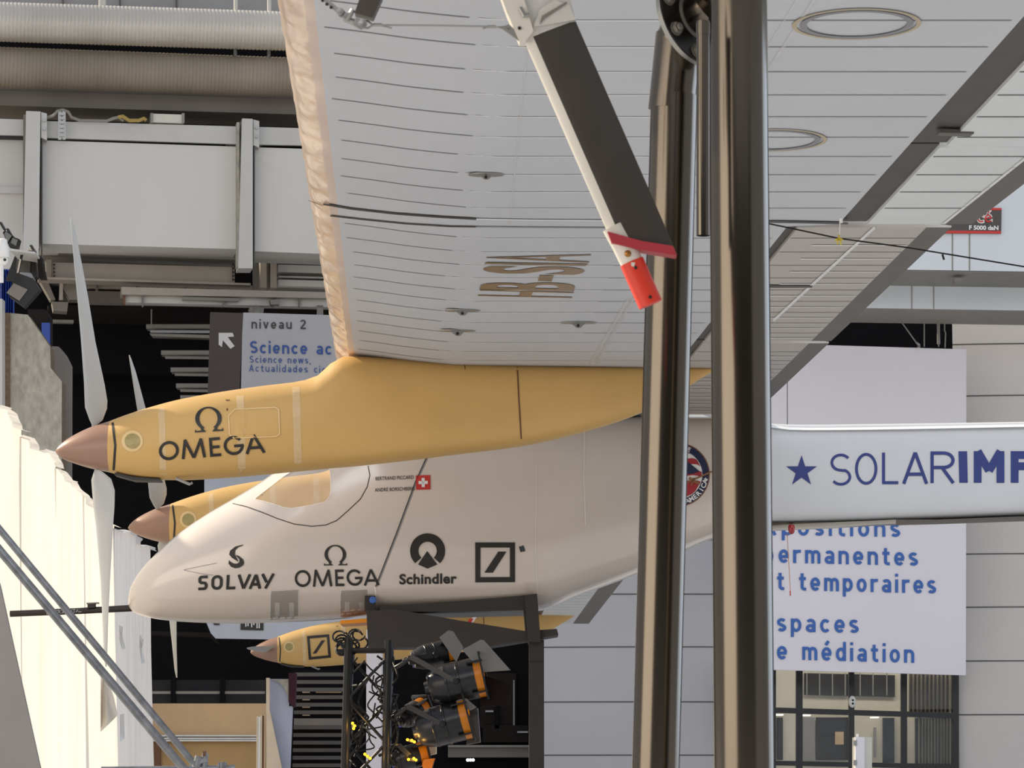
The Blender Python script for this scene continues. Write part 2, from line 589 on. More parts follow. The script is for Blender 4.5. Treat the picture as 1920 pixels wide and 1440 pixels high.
# plain rounded sign lettering drawn as strokes; units: capital height 1, y up
def din_glyph(ch, X=.72, e=.075):
    def el(cx, cy, rx, ry, a0, a1, n=14):
        return [(cx + rx * math.cos(math.radians(a0 + (a1 - a0) * i / n)), cy + ry * math.sin(math.radians(a0 + (a1 - a0) * i / n))) for i in range(n + 1)]

    def arch(x0, W):
        return [(x0 + e, .3), (x0 + e, X - .26)] + el(x0 + W / 2, X - .26, W / 2 - e, .26 - e, 180, 0, 10) + [(x0 + W - e, 0)]
    if ch == ' ':
        return [], .36
    if ch == 'n':
        return [([(e, 0), (e, X)], 0), (arch(0, .54), 0)], .54
    if ch == 'm':
        return [([(e, 0), (e, X)], 0), (arch(0, .48), 0), (arch(.48 - 2 * e, .48), 0)], .81
    if ch == 'h':
        return [([(e, 0), (e, 1.04)], 0), (arch(0, .54), 0)], .54
    if ch == 'r':
        return [([(e, 0), (e, X)], 0), ([(e, .3), (e, X - .27)] + el(.34, X - .24, .34 - e, .24 - e, 180, 75, 8), 0)], .40
    if ch == 'u':
        return [([(.54 - e, 0), (.54 - e, X)], 0), ([(.54 - x, X - y) for x, y in arch(0, .54)], 0)], .54
    if ch in 'il':
        return ([([(e, 0), (e, X)], 0), ([(e, .87), (e, 1.03)], 0)] if ch == 'i' else [([(e, 0), (e, 1.04)], 0)]), .15
    if ch == 'v':
        return [([(e * .8, X), (.26, e * .4)], 0), ([(.26, e * .4), (.52 - e * .8, X)], 0)], .52
    if ch == 'w':
        return [([(e * .8, X), (.2, e * .4)], 0), ([(.2, e * .4), (.37, X)], 0), ([(.37, X), (.54, e * .4)], 0), ([(.54, e * .4), (.74 - e * .8, X)], 0)], .74
    if ch == 'x':
        return [([(e, 0), (.5 - e, X)], 0), ([(e, X), (.5 - e, 0)], 0)], .5
    if ch in 'eé':
        p = [(el(.27, X / 2, .27 - e, X / 2 - e, 0, 318, 24), 0), ([(e, X / 2 - .02), (.54 - e * .3, X / 2 - .02)], 0)]
        if ch == 'é':
            p.append(([(.22, .84), (.38, 1.06)], 0))
        return p, .54
    if ch == 'c':
        return [(el(.27, X / 2, .27 - e, X / 2 - e, 42, 318, 22), 0)], .5
    if ch == 'o':
        return [(el(.27, X / 2, .27 - e, X / 2 - e, 0, 360, 26)[:-1], 1)], .54
    if ch == 'a':
        return [([(.5 - e, 0), (.5 - e, X - .24)] + el(.25, X - .24, .25 - e, .24 - e, 0, 150, 10), 0), (el(.24, .215, .24 - e, .215 - e, 0, 360, 20)[:-1], 1)], .5
    if ch in 'dpq':
        st = [(.54 - e, 0), (.54 - e, 1.04)] if ch == 'd' else [(e, X), (e, -.28)]
        return [(st, 0), (el(.27, X / 2, .27 - e, X / 2 - e, 0, 360, 26)[:-1], 1)], .54
    if ch == 't':
        return [([(.17, .93), (.17, .2)] + el(.32, .2, .15, .2 - e, 180, 275, 7) + [(.40, e)], 0), ([(0, X - e), (.38, X - e)], 0)], .40
    if ch in 'sS':
        H, W = (X, .48) if ch == 's' else (1.0, .58)
        r = W / 2 - e
        return [(el(W / 2, H * .74 - e * .3, r, H * .26 - e * .7, 32, 262, 16) + el(W / 2, H * .27 + e * .2, r, H * .27 - e * 1.2 + .02, 78, -148, 16), 0)], W
    if ch == '2':
        return [(el(.28, 1 - .28, .28 - e, .28 - e, 165, -35, 14) + [(e, e * 1.2)], 0), ([(e * .6, e), (.56, e)], 0)], .56
    if ch == 'A':
        return [([(e * .8, 0), (.31, .98)], 0), ([(.31, .98), (.62 - e * .8, 0)], 0), ([(.13, .3), (.49, .3)], 0)], .62
    if ch == 'E':
        return [([(e, 0), (e, 1)], 0), ([(0, e), (.5, e)], 0), ([(0, .5), (.46, .5)], 0), ([(0, 1 - e), (.5, 1 - e)], 0)], .5
    if ch == ',':
        return [([(.1, .12), (.03, -.14)], 0)], .16
    return [], .3


def din_line(s, x0, x1, yb0, yb1, cap, w=.15, gap=.16):
    items, x = [], 0.0
    for ch in s:
        p, adv = din_glyph(ch)
        items.append((p, x))
        x += adv + gap
    k = (x1 - x0) / (x - gap)
    out = []
    for p, xo in items:
        for n_, (path, cl) in enumerate(p):
            q = []
            for u, v in path:
                X = x0 + (xo + u) * k
                f = (X - x0) / (x1 - x0)
                pt = (X, yb0 + (yb1 - yb0) * f - v * cap)
                if not q or math.dist(pt, q[-1]) > 1e-3:
                    q.append(pt)
            out += [t + (n_ * 2,) for t in ribbon(q, w * cap, bool(cl))]
    return out


# letters drawn as even strokes in a W x H box (x right, y down)
def letter(ch, W, H, w, x=0.0, y=0.0):
    e = w / 2
    p = []                                       # list of (path, closed)
    rx, ry = W / 2 - e, H / 2 - e
    if ch == 'O':
        p = [(arc(W / 2, H / 2, rx, ry, 0, 360, 36)[:-1], True)]
    elif ch == 'Q':                              # squarish O
        k = min(W, H) * .36
        p = [(arc(W - e - k, e + k, k, k, 0, 90, 6) + arc(e + k, e + k, k, k, 90, 180, 6)
              + arc(e + k, H - e - k, k, k, 180, 270, 6) + arc(W - e - k, H - e - k, k, k, 270, 360, 6), True)]
    elif ch == 'M':
        p = [([(e * .8, H), (W * .17, 0)], 0), ([(W * .15, 0), (W * .5, H * .97)], 0), ([(W * .5, H * .97), (W * .85, 0)], 0), ([(W * .83, 0), (W - e * .8, H)], 0)]
    elif ch == 'N':                              # upright M for the boom lettering
        p = [([(e, H), (e, 0)], 0), ([(e, 0), (W / 2, H * .62)], 0), ([(W / 2, H * .62), (W - e, 0)], 0), ([(W - e, 0), (W - e, H)], 0)]
    elif ch == 'E':
        p = [([(e, 0), (e, H)], 0), ([(0, e), (W, e)], 0), ([(0, H / 2), (W * .92, H / 2)], 0), ([(0, H - e), (W, H - e)], 0)]
    elif ch == 'G':
        p = [(arc(W / 2, H / 2, rx, ry, 38, 355, 30), 0), ([(W * .52, H * .53), (W, H * .53)], 0)]
    elif ch == 'A':
        p = [([(e * .8, H), (W / 2, e * .4)], 0), ([(W / 2, e * .4), (W - e * .8, H)], 0), ([(W * .2, H * .70), (W * .8, H * .70)], 0)]
    elif ch == 'S':
        p = [(arc(W * .5, H * .26 + e * .5, rx, H * .26 - e * .5, 35, 255, 16) + [(W * .62, H * .53)]
              + arc(W * .5, H * .745 - e * .4, rx, H * .255 - e * .6, 62, -145, 16), 0)]
    elif ch == 'Z':                              # squarish S
        k = min(W, H) * .25
        p = [([(W, e)] + arc(e + k, e + k, k, k, 90, 180, 5) + arc(e + k, H / 2 - k, k, k, 180, 270, 5)
              + arc(W - e - k, H / 2 + k, k, k, 90, 0, 5) + arc(W - e - k, H - e - k, k, k, 0, -90, 5) + [(0, H - e)], 0)]
    elif ch == 'L':
        p = [([(e, 0), (e, H - e), (W, H - e)], 0)]
    elif ch == 'V':
        p = [([(e * .8, 0), (W / 2, H - e * .4)], 0), ([(W / 2, H - e * .4), (W - e * .8, 0)], 0)]
    elif ch == 'Y':
        p = [([(e * .8, 0), (W * .46, H * .58)], 0), ([(W - e * .8, 0), (W * .40, H)], 0)]
    elif ch in 'RP':
        h = .56 if ch == 'R' else .6
        p = [([(e, H), (e, 0)], 0), ([(e, e), (W * .55, e)] + arc(W * .55, H * h / 2, W * .45 - e, H * h / 2 - e, 85, -85, 12) + [(W * .55, H * h - e), (e, H * h - e)], 0)]
        if ch == 'R':
            p.append(([(W * .5, H * .53), (W - e * .8, H)], 0))
    elif ch == 'I':
        p = [([(W / 2, 0), (W / 2, H)], 0)]
    out = []
    for k, (path, cl) in enumerate(p):
        # merge doubled points
        q = [path[0]]
        for t in path[1:]:
            if math.dist(t, q[-1]) > 1e-3:
                q.append(t)
        out += [t + (k,) for t in ribbon(q, w, bool(cl))]
    return [tuple((x + u, y + v) for u, v in t[:3]) + t[3:] for t in out]


def word(spec, H, w):
    """spec: (letter, x0, x1); returns triangles normalised to a unit box of width max x"""
    W = max(s[2] for s in spec)
    out = []
    for ch, a, b in spec:
        out += letter(ch, b - a, H, w, a, 0)
    return [tuple((u / W, v / H) for u, v in t[:3]) + t[3:] for t in out]


def omega_symbol():
    """the Greek capital in a unit box, thick at the sides and thin on top"""
    tr = []
    N = 40
    o, i = [], []
    for k in range(N + 1):
        a = math.radians(-62 + 304 * k / N)
        o.append((.5 + .46 * math.cos(a), .46 - .46 * math.sin(a)))
        i.append((.5 + .315 * math.cos(a), .46 - .40 * math.sin(a)))
    for k in range(N):
        tr += [(o[k], i[k], i[k + 1]), (o[k], i[k + 1], o[k + 1])]
    for s in (-1, 1):
        q = [(.5 + s * .22, .84), (.5 + s * .10, .985), (.5 + s * .50, .985), (.5 + s * .47, .86), (.5 + s * .43, .935), (.5 + s * .27, .92), (.5 + s * .30, .80)]
        tr += [t + (1,) for t in poly_tris(q)]
    return tr


def word_omega():
    return word([('O', 0, 38), ('M', 43, 88), ('E', 96, 117), ('G', 123, 161), ('A', 163, 200)], 38, 5.6)


# ------------------------------------------------------------------ lofted bodies
def cubic(xs, ys, x):
    n = len(xs)
    if x <= xs[0]:
        return ys[0]
    if x >= xs[-1]:
        return ys[-1]
    for i in range(n - 1):
        if x <= xs[i + 1]:
            break
    h = xs[i + 1] - xs[i]
    d = [(ys[k + 1] - ys[k]) / (xs[k + 1] - xs[k]) for k in range(n - 1)]

    def slope(k):
        if k == 0:
            return d[0]
        if k == n - 1:
            return d[-1]
        if d[k - 1] * d[k] <= 0:
            return 0.0
        return 2 * d[k - 1] * d[k] / (d[k - 1] + d[k])
    t = (x - xs[i]) / h
    return ((1 + 2 * t) * (1 - t) ** 2 * ys[i] + t * (1 - t) ** 2 * h * slope(i)
            + t * t * (3 - 2 * t) * ys[i + 1] + t * t * (t - 1) * h * slope(i + 1))


def loft(mb, stations, Y, m, k=60, n=40, delta=Vector((0, 0, 0)), matfn=None, xs_extra=()):
    xs = [s[0] for s in stations]
    col = [[s[j] for s in stations] for j in range(1, 5)]
    x0, x1 = xs[0], xs[-1]
    samp = sorted(set([x0 + (x1 - x0) * (1 - math.cos(PI * i / k)) / 2 for i in range(k + 1)] + list(xs_extra)))
    rings = []
    for x in samp:
        yt, yb, hw, ex = (cubic(xs, c, x) for c in col)
        pt, pb = P(x, yt, Y), P(x, yb, Y)
        cx, cz, hh = (pt.x + pb.x) / 2, (pt.z + pb.z) / 2, (pt.z - pb.z) / 2
        r = []
        for j in range(n):
            a = 2 * PI * j / n + PI / n
            ca, sa = math.cos(a), math.sin(a)
            r.append(Vector((cx, Y + hw * math.copysign(abs(ca) ** (2 / ex), ca), cz + hh * math.copysign(abs(sa) ** (2 / ex), sa))) + delta)
        rings.append(r)
    mb.rings(rings, m, True, matfn=matfn)
    return samp


def surf_proj(bvh, eps, fallback=None):
    def f(px, py):
        d = ray(px, py).normalized()
        h = bvh.ray_cast(CAM, d)
        if h[0] is None:
            return fallback(px, py) if fallback else None
        return h[0] - d * eps
    return f

# ================================================================== SETTING
# floor, ceiling, rear wall
b = MB(); b.box((-60, -40, -0.2), (60, 90, 0), 'floor')
tag(b.build('floor'), 'pale hall floor under the airplane', 'floor', kind='structure')
b = MB(); b.box((-8, 26.8, 0), (4.5, 33, .012), 'shade_slab')  # added out of view so the fuselage underside turns darker
tag(b.build('floor_2'), 'unseen dark slab added under the fuselage to darken its underside', 'shade_slab', kind='structure')
b = MB(); b.box((-45, 76, 0), (45, 76.5, 24), 'backwall')  # carried up out of view to keep the sun off the galleries
tag(b.build('wall_back'), 'dark rear wall behind the galleries, raised out of view to block the sun', 'wall', kind='structure')

b = MB(); b.box((-26, -32, 0), (40, -31.5, 17), 'backwall')  # unseen wall added to keep the middle of the poles dark
tag(b.build('wall_front'), 'dark wall added behind the viewer for the pole reflections', 'wall', kind='structure')

FL = Plane(P(0, 300, 60), (0.17, -1, 0))          # facade at the left, receding slightly
# upper concrete ceiling strip at the top left
b = MB(); b.slab([(-120, -90), (680, -70), (680, 27), (-120, 7)], FL, 6.0, 'ceiling', off=-2.2)
for x in (117, 224, 330):
    b.slab([(x, -60), (x + 2, -60), (x + 2, 20), (x, 20)], FL, .05, 'seamgrey', off=-2.15)
tag(b.build('ceiling'), 'grey concrete ceiling edge above the ribbed ducts', 'ceiling', kind='structure')

# facade wall panels
b = MB()
b.slab([(-120, 257), (48, 262), (48, 505), (-120, 500)], FL, 1.2, 'facade', off=-0.15)
b.slab([(76, 263), (446, 275), (446, 467), (76, 457)], FL, 1.3, 'facade')
b.slab([(474, 276), (660, 282), (660, 478), (474, 471)], FL, 1.3, 'facade')
b.slab([(-120, 347), (46, 351), (46, 363), (-120, 359)], FL, .1, 'post', off=-0.08)
# top rail with its dark slot
b.slab([(-120, 219), (46, 224), (46, 254), (-120, 250)], FL, .5, 'post', off=0.05)
b.slab([(86, 227), (446, 237), (446, 270), (86, 258)], FL, .5, 'post', off=0.05)
b.slab([(486, 238), (660, 243), (660, 274), (486, 271)], FL, .5, 'post', off=0.05)
b.slab([(-120, 251), (660, 272), (660, 277), (-120, 256)], FL, .3, 'seam', off=-0.02)
tag(b.build('wall_left'), 'pale grey panelled gallery facade at the upper left', 'wall', kind='structure')


def facade_post(k, poly, x_edge, dark):
    b = MB()
    b.slab(poly, FL, .55, 'post', off=0.35)
    x0, y0, y1 = x_edge
    b.slab([(x0, y0), (x0 + 11, y0 + 3), (x0 + 11, y0 + 53), (x0, y0 + 48)], FL, .25, 'post', off=0.30)
    b.slab([(x0 + 1, y0 + 49), (x0 + 3, y0 + 49), (x0 + 3, y1), (x0 + 1, y1)], FL, .3, 'seamgrey', off=0.28)
    b.slab([(dark, y0 + 5), (dark + 5, y0 + 5), (dark + 5, y1), (dark, y1)], FL, .3, 'granular' if k else 'dust', off=0.22)
    for dy in (16, 32):
        b.lathe(FL(x0 + 6, y0 + dy, .31), FL.n, [(0, .03), (.03, .03)], 'steel', 8)
    tag(b.build('trim_%d' % (k + 1)), ('left' if k == 0 else 'right') + ' upright post of the gallery facade', 'post', kind='structure')


facade_post(0, [(49, 208), (76, 209), (72, 505), (43, 500)], (77, 210, 500), 44)
facade_post(1, [(454, 222), (474, 223), (474, 503), (447, 503)], (475, 224, 500), 444)

# beams under the facade
b = MB()
b.slab([(72, 466), (446, 480), (446, 487), (72, 473)], FL, 2.6, 'soffit', off=-1.0)
b.slab([(98, 492), (440, 501), (440, 531), (98, 521)], FL, .2, 'beam_warm', off=-1.2)
b.slab([(72, 519), (470, 531), (470, 535), (72, 523)], FL, .5, 'beam_warm', off=-0.95)
for k in range(5):
    for x in (100, 436):
        b.slab([(x, 493 + k * 7), (x + 4, 496 + k * 7), (x, 499 + k * 7)], FL, .05, 'seam', off=-1.15)
b.slab([(86, 487), (97, 487), (97, 521), (86, 521)], FL, .2, 'beam_warm', off=-1.2)
tag(b.build('trim_3'), 'long bolted beam running under the grey facade', 'beam', kind='structure')
b = MB()
b.slab([(150, 525), (640, 541), (640, 553), (150, 537)], FL, .4, 'beam_warm', off=-2.4)
b.slab([(160, 545), (640, 556), (640, 576), (160, 566)], FL, .4, 'dust', off=-2.6)
for x in (180, 255, 345, 390, 410, 490, 560):
    b.slab([(x, 527), (x + 4, 527), (x + 4, 545), (x, 545)], FL, .2, 'dust', off=-2.3)
tag(b.build('trim_4'), 'deep secondary beam behind the hanging rail', 'beam', kind='structure')
b = MB()
b.slab([(228, 538), (660, 549), (660, 560), (228, 552)], FL, .5, 'beam_warm', off=-0.6)
b.slab([(236, 553), (660, 563), (660, 577), (236, 567)], FL, .3, 'post', off=-0.8)
b.slab([(231, 553), (235, 553), (235, 571), (231, 571)], FL, .1, 'brownbar', off=-0.7)
for x in (266, 418, 510, 560):
    b.slab([(x, 553), (x + 3, 553), (x + 3, 575), (x, 575)], FL, .1, 'dust', off=-0.7)
b.slab([(342, 556), (448, 559), (448, 565), (342, 562)], FL, .1, 'soffit', off=-0.65)
b.slab([(468, 577), (495, 577), (493, 594), (470, 594)], FL, .3, 'soffit', off=-0.6)
b.slab([(506, 562), (525, 562), (524, 571), (508, 571)], FL, .2, 'soffit', off=-0.6)
tag(b.build('trim_5'), 'pale hanging rail above the level sign', 'rail', kind='structure')
b = MB()
b.slab([(476, 478), (660, 484), (660, 545), (476, 540)], FL, .3, 'soffit', off=-2.0)
for x, w in ((488, 12), (507, 12), (636, 10)):
    b.slab([(x, 479), (x + w, 479), (x + w, 540), (x, 539)], FL, .3, 'beam_warm', off=-1.5)
for y, h, m_ in ((487, 4, 'post'), (496, 14, 'facade'), (517, 3, 'post'), (524, 12, 'facade')):
    b.slab([(522, y), (634, y + 3), (634, y + h + 3), (522, y + h)], FL, .2, m_, off=-1.8)
tag(b.build('window_2'), 'grey framed louvred window right of the facade posts', 'window', kind='structure')
# dim machinery in the slot between panel and beam
b = MB()
for x, w, y, hgt, m in ((95, 14, 472, 14, 'dust'), (118, 5, 474, 12, 'beam_warm'), (152, 20, 472, 10, 'brownbar'), (176, 30, 473, 12, 'soffit'), (225, 40, 480, 8, 'dark'),
                        (270, 3, 474, 20, 'post'), (300, 34, 478, 8, 'dust'), (340, 60, 482, 7, 'soffit'), (403, 3, 480, 18, 'post'), (420, 14, 484, 10, 'beam_warm')):
    b.slab([(x, y), (x + w, y), (x + w, y + hgt), (x, y + hgt)], FL, .3, m, off=-2.2)
b.slab([(150, 484), (370, 489), (370, 499), (150, 494)], FL, .3, 'dust', off=-1.8)
b.slab([(60, 470), (470, 482), (470, 545), (60, 530)], FL, .2, 'dark', off=-3.4)
tag(b.build('trim_6'), 'cluttered dim service slot below the facade panel', 'service slot', kind='structure')
# bracket with triangular gap
b = MB()
b.slab([(72, 522), (150, 525), (150, 562), (130, 562), (112, 530), (90, 528), (104, 562), (95, 562)], FL, .4, 'dust', off=-1.6)
b.slab([(112, 528), (118, 531), (118, 562), (111, 562)], FL, .3, 'beam_warm', off=-1.5)
b.slab([(118, 540), (134, 563), (112, 563)], FL, .1, 'soffit', off=-1.9)
b.slab([(97, 566), (128, 566), (126, 584), (100, 582)], FL, .4, 'dust', off=-1.6)
b.slab([(92, 599), (138, 600), (138, 605), (92, 604)], FL, .2, 'soffit', off=-2.5)
tag(b.build('trim_7'), 'triangular steel bracket under the left end of the beam', 'bracket', kind='structure')

# dark gallery interior, its shade put into near black colours
b = MB()
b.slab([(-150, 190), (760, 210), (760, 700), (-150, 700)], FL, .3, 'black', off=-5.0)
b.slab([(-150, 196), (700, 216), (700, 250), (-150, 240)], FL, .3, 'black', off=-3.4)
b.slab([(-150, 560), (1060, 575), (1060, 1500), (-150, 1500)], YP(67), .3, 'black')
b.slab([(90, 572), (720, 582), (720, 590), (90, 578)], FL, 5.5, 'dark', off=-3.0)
tag(b.build('wall_2'), 'black recess of the gallery behind the signs', 'wall', kind='structure')
b = MB()
b.slab([(90, 572), (100, 700), (100, 1500), (84, 1500)], YP(61), .3, 'dark')
tag(b.build('wall_3'), 'dark side of the gallery recess', 'wall', kind='structure')

# ribbed ducts
def duct(name, a, c, rpx, m, label, off):
    p0, p1 = FL(*a, off), FL(*c, off)
    d = (p1 - p0)
    L = d.length
    r = rpx * S((p0.y + p1.y) / 2)
    n = int(L / 0.07)
    prof = []
    for i in range(n):
        t = L * i / n
        prof += [(t, r * .968), (t + .022, r), (t + .046, r)]
    b = MB()
    b.lathe(p0, d, prof, m, 28)
    o = b.build(name, smooth=50)
    # sheet joints
    tag(o, label, 'duct', 'ribbed air ducts')
    return o


d1 = duct('air_duct', (-90, 38), (640, 62), 38, 'duct', 'upper ribbed metal air duct, brighter and cleaner one', 0.2)
d2 = duct('air_duct', (-90, 123), (640, 149), 39, 'duct_dusty', 'lower ribbed metal air duct, dusty brown one', 0.0)
b = MB()
b.slab([(-120, 156), (640, 178), (640, 217), (-120, 194)], FL, 1.2, 'dust', off=-0.5)
b.slab([(-120, 159), (640, 181), (640, 184), (-120, 162)], FL, .5, 'soffit', off=-0.3)
tag(b.build('trim_8'), 'flat dusty beam below the ribbed ducts', 'beam', kind='structure')
b = MB()
b.slab([(-150, 70), (700, 90), (700, 130), (-150, 110)], FL, .3, 'black', off=-2.8)
tag(b.build('wall_4'), 'black gap behind the ribbed ducts', 'wall', kind='structure')
for k, (x, y0, y1) in enumerate(((195, -8, 14), (442, -10, 24), (505, -12, 27))):
    b = MB(); b.tube([FL(x, y0, -.1), FL(x, y1, -.1)], .04, 'post', 8)
    if k == 0:
        b.tube([FL(x - 6, y0, -.1), FL(x - 6, y1, -.1)], .04, 'post', 8)
        b.bar(FL(x - 8, 2, -.1), FL(x + 2, 2, -.1), .06, .06, 'post')
    b.build('hanger_rod', d1)
for k, (x, y) in enumerate(((441, 92), (504, 96))):
    b = MB()
    b.tube([FL(x, y, .1), FL(x, y + 9, .15), FL(x + (1 if k == 0 else -3), y + 15, .2)] + ([FL(x + 6, y + 27, .25)] if k else []), .035, 'steel', 8)
    b.build('hook', d1)

# things on top of the facade rail
t = thing('cable_tray', 'small metal cable ladder clipped over the facade rail', 'cable tray', FL(117, 262, .3))
b = MB()
for x in (112, 120):
    b.bar(FL(x, 208, .3), FL(x, 262, .3), .03, .06, 'steel')
b.build('side_rail', t)
b = MB()
for y in range(214, 262, 8):
    b.bar(FL(112, y, .32), FL(120, y, .32), .05, .05, 'steel')
b.build('rung', t)
b = MB()
b.tube([FL(88, 220, .2), FL(100, 217, .25), FL(108, 208, .3), FL(118, 206, .3), FL(128, 210, .3), FL(134, 220, .25), FL(150, 226, .2), FL(200, 227, .2), FL(212, 222, .2), FL(222, 220, .2), FL(232, 226, .2)], .03, 'tube', 8)
tag(b.build('grey_conduit'), 'grey flexible conduit looping along the facade rail', 'conduit')
b = MB()
b.tube([FL(222, 220, .25), FL(230, 218, .28), FL(242, 226, .25), FL(260, 226, .25), FL(270, 222, .25), FL(274, 226, .25)], .035, 'hose', 8)
tag(b.build('yellow_hose'), 'yellow hose lying on the facade rail beside the pale box', 'hose')
t = thing('junction_box', 'pale rectangular box standing on the facade rail', 'box', FL(314, 231, .1))
b = MB(); b.slab([(284, 213), (344, 215), (344, 231), (284, 229)], FL, .4, 'cabinet', off=.1); b.build('body', t)
b = MB()
for x in (282, 341):
    b.slab([(x, 212), (x + 5, 212), (x + 5, 230), (x, 230)], FL, .45, 'tube', off=.13); b.build('end_strap', t); b = MB()

# strip lamps in the recess
for k, (x0, x1, y) in enumerate(((274, 396, 608), (302, 396, 657), (320, 396, 689), (330, 396, 719), (338, 396, 741))):
    pl = YP(63)
    t = thing('strip_lamp', ('topmost unlit strip lamp under the gallery, wider with a visible tube', 'second unlit strip lamp from the top left of the arrow sign',
                             'third unlit strip lamp from the top left of the arrow sign', 'fourth unlit strip lamp from the top, left of the arrow sign',
                             'lowest unlit strip lamp, nearly hidden by the near nacelle')[k], 'strip lamp', pl(335, y + 10), 'unlit strip lamps beside the arrow sign')
    b = MB(); b.rect(x0, y, x1, y + 8, pl, .35, 'tube'); b.build('housing', t)
    b = MB(); b.tube([pl(x0 + 8, y + 13, .05), pl(x1, y + 14, .05)], .03, 'signgrey' if k == 0 else 'tube', 8); b.build('lamp_tube', t)
    if k == 0:
        b = MB(); b.slab([(x0 + 6, y + 17), (x1, y + 20), (x1, y + 26), (x0 + 10, y + 22)], pl, .3, 'tube'); b.build('reflector', t)
        b = MB(); b.tube([pl(284, 580), pl(284, 609)], .015, 'tube', 6); b.build('hanger_wire', t)

# signs at the left
pl = YP(60)
t = thing('arrow_sign', 'dark brown hanging sign with a pale upward left arrow', 'sign', pl(425, 880))
b = MB(); b.slab([(394, 585), (455, 587), (449, 850), (386, 850)], pl, .08, 'signbrown'); b.build('panel', t)
b = MB()
ar = [(410, 624), (436, 624), (439, 631), (427, 632), (440, 649), (432, 654), (418, 638), (416, 651), (410, 646)]
b.slab(ar, pl, .01, 'arrow', off=.015); b.build('arrow', t)
t = thing('level_sign', 'grey white hanging sign reading niveau 2 and Science news', 'sign', pl(560, 880))
b = MB(); b.slab([(456, 586), (660, 592), (660, 860), (444, 850)], pl, .08, 'signgrey'); b.build('panel', t)
b = MB()
pj = lambda x, y: pl(x, y, .015)
lay(b, din_line('niveau 2', 471.5, 573.5, 616, 617, 17.5, .15, .22), pj, 'ink')
lay(b, din_line('Science ac', 469, 622, 662, 665, 22.5, .165, .18), pj, 'signink')
lay(b, din_line('Science news,', 468, 583, 680, 682, 13, .12, .2), pj, 'signink')
lay(b, din_line('Actualidades cien', 467, 622, 696.5, 699.5, 13, .12, .2), pj, 'signink')
b.build('lettering', t)
b = MB()
for x in (482, 600):
    b.bar(pl(x, 596, -.05), FL(x, 574, -.8), .12, .03, 'tube'); b.build('hanger', t); b = MB()
t = thing('low_sign', 'pale blue grey sign with a black pictogram seen under the fuselage nose', 'sign', YP(60.5)(500, 1198))
b = MB(); b.slab([(383, 868), (700, 868), (700, 1202), (404, 1197), (395, 1187), (384, 1160)], YP(60.5), .1, 'signlow'); b.build('panel', t)
b = MB()
pj2 = lambda x, y: YP(60.5)(x, y, .02)
lay(b, poly_tris([(451, 1163), (494, 1164), (494, 1182), (451, 1181)]), pj2, 'ink')
b.build('pictogram_ground', t); b = MB()
lay(b, poly_tris([(398, 1166), (412, 1166), (412, 1172), (402, 1172)]), pj2, 'ink')
b.build('pictogram_ground', t); b = MB()
pj3 = lambda x, y: YP(60.5)(x, y, .035)
for x, y1 in ((460, 1175), (464, 1174), (471, 1176), (475, 1172), (481, 1178), (485, 1178)):
    lay(b, poly_tris([(x, 1168), (x + 2, 1168), (x + 2, y1), (x, y1)]), pj3, 'white'); b.build('pictogram_bar', t); b = MB()

b = MB()
for x in (470, 640):
    b.bar(YP(60.55)(x, 875), FL(x, 565, -2.8), .05, .03, 'tube'); b.build('hanger', t); b = MB()

# low windows and crates behind the nose
pl = YP(62)
b = MB()
b.rect(270, 1275, 505, 1325, pl, .2, 'darkglass', off=-.1)
for x in (320, 412, 497):
    b.rect(x, 1270, x + 9, 1330, pl, .25, 'black')
b.slab([(283, 1183), (392, 1186), (407, 1203), (407, 1207), (392, 1194), (283, 1190)], pl, .5, 'dark', off=.2)
b.rect(282, 1296, 500, 1301, pl, .1, 'tube', off=-.05)
tag(b.build('window_1'), 'dim low window strip behind the white sheets', 'window', kind='structure')
pl = YP(56)
t = thing('beige_counter', 'long beige board counter with a metal rail behind the galvanised pipes', 'counter', (pl(380, 1400).x, 56.2, 0))
b = MB(); b.rect(262, 1319, 499, 1381, pl, .9, 'beige'); b.build('upper_board', t)
b = MB(); b.slab([(262, 1390), (490, 1390), (490, 1660), (262, 1660)], pl, .8, 'beige_d', off=-.1); b.build('lower_board', t)
b = MB()
for y in (1378, 1383, 1387):
    b.rect(262, y, 482, y + 3, pl, .1, 'rail', off=.08)
b.build('metal_rail', t)
b = MB(); b.slab([(286, 1392), (301, 1392), (298, 1660), (283, 1660)], pl, .1, 'brownbar', off=.02); b.build('brown_batten', t)
pl = YP(54)
for k in range(5):
    b = MB()
    x = 481 + k * 3.6
    b.slab([(x, 1343 + (k % 2) * 2 - k), (x + 3.2, 1343 + (k % 2) * 2 - k), (x + 1.2, 1693), (x - 2, 1693)], pl, 1.2, ('paneledge', 'white', 'paneledge', 'brownbar', 'beige')[k])
    tag(b.build('board'), 'thin board stood on edge against the cream panel', 'board', 'thin boards on edge')
t = thing('cream_panel', 'tall cream edged panel with pale blue face and arched cutout', 'panel', (pl(520, 1400).x, 54, 0))
b = MB()
b.slab([(499, 1271), (505, 1271), (505, 1330), (528, 1440), (570, 1710), (499, 1710)], pl, .15, 'paneledge'); b.build('edge', t)
b = MB()
b.slab([(504, 1273), (542, 1273), (542, 1324), (549, 1324), (544, 1440), (534, 1700), (520, 1700), (504, 1700)], pl, .1, 'panelblue', off=-.25); b.build('face', t)
b = MB()
b.slab([(505, 1274)] + [(505 + 36 * math.sin(a * PI / 24), 1274 + 45 * (1 - math.cos(a * PI / 24))) for a in range(1, 13)] + [(541, 1274)], pl, .02, 'granular', off=-.22); b.build('cutout', t)
b = MB(); b.slab([(541, 1262), (555, 1262), (553, 1323), (549, 1326), (541, 1316)], pl, .3, 'maroon', off=-.2)
tag(b.build('maroon_drape'), 'dark maroon cloth strip above the pale blue panel', 'drape')
pl = YP(57)
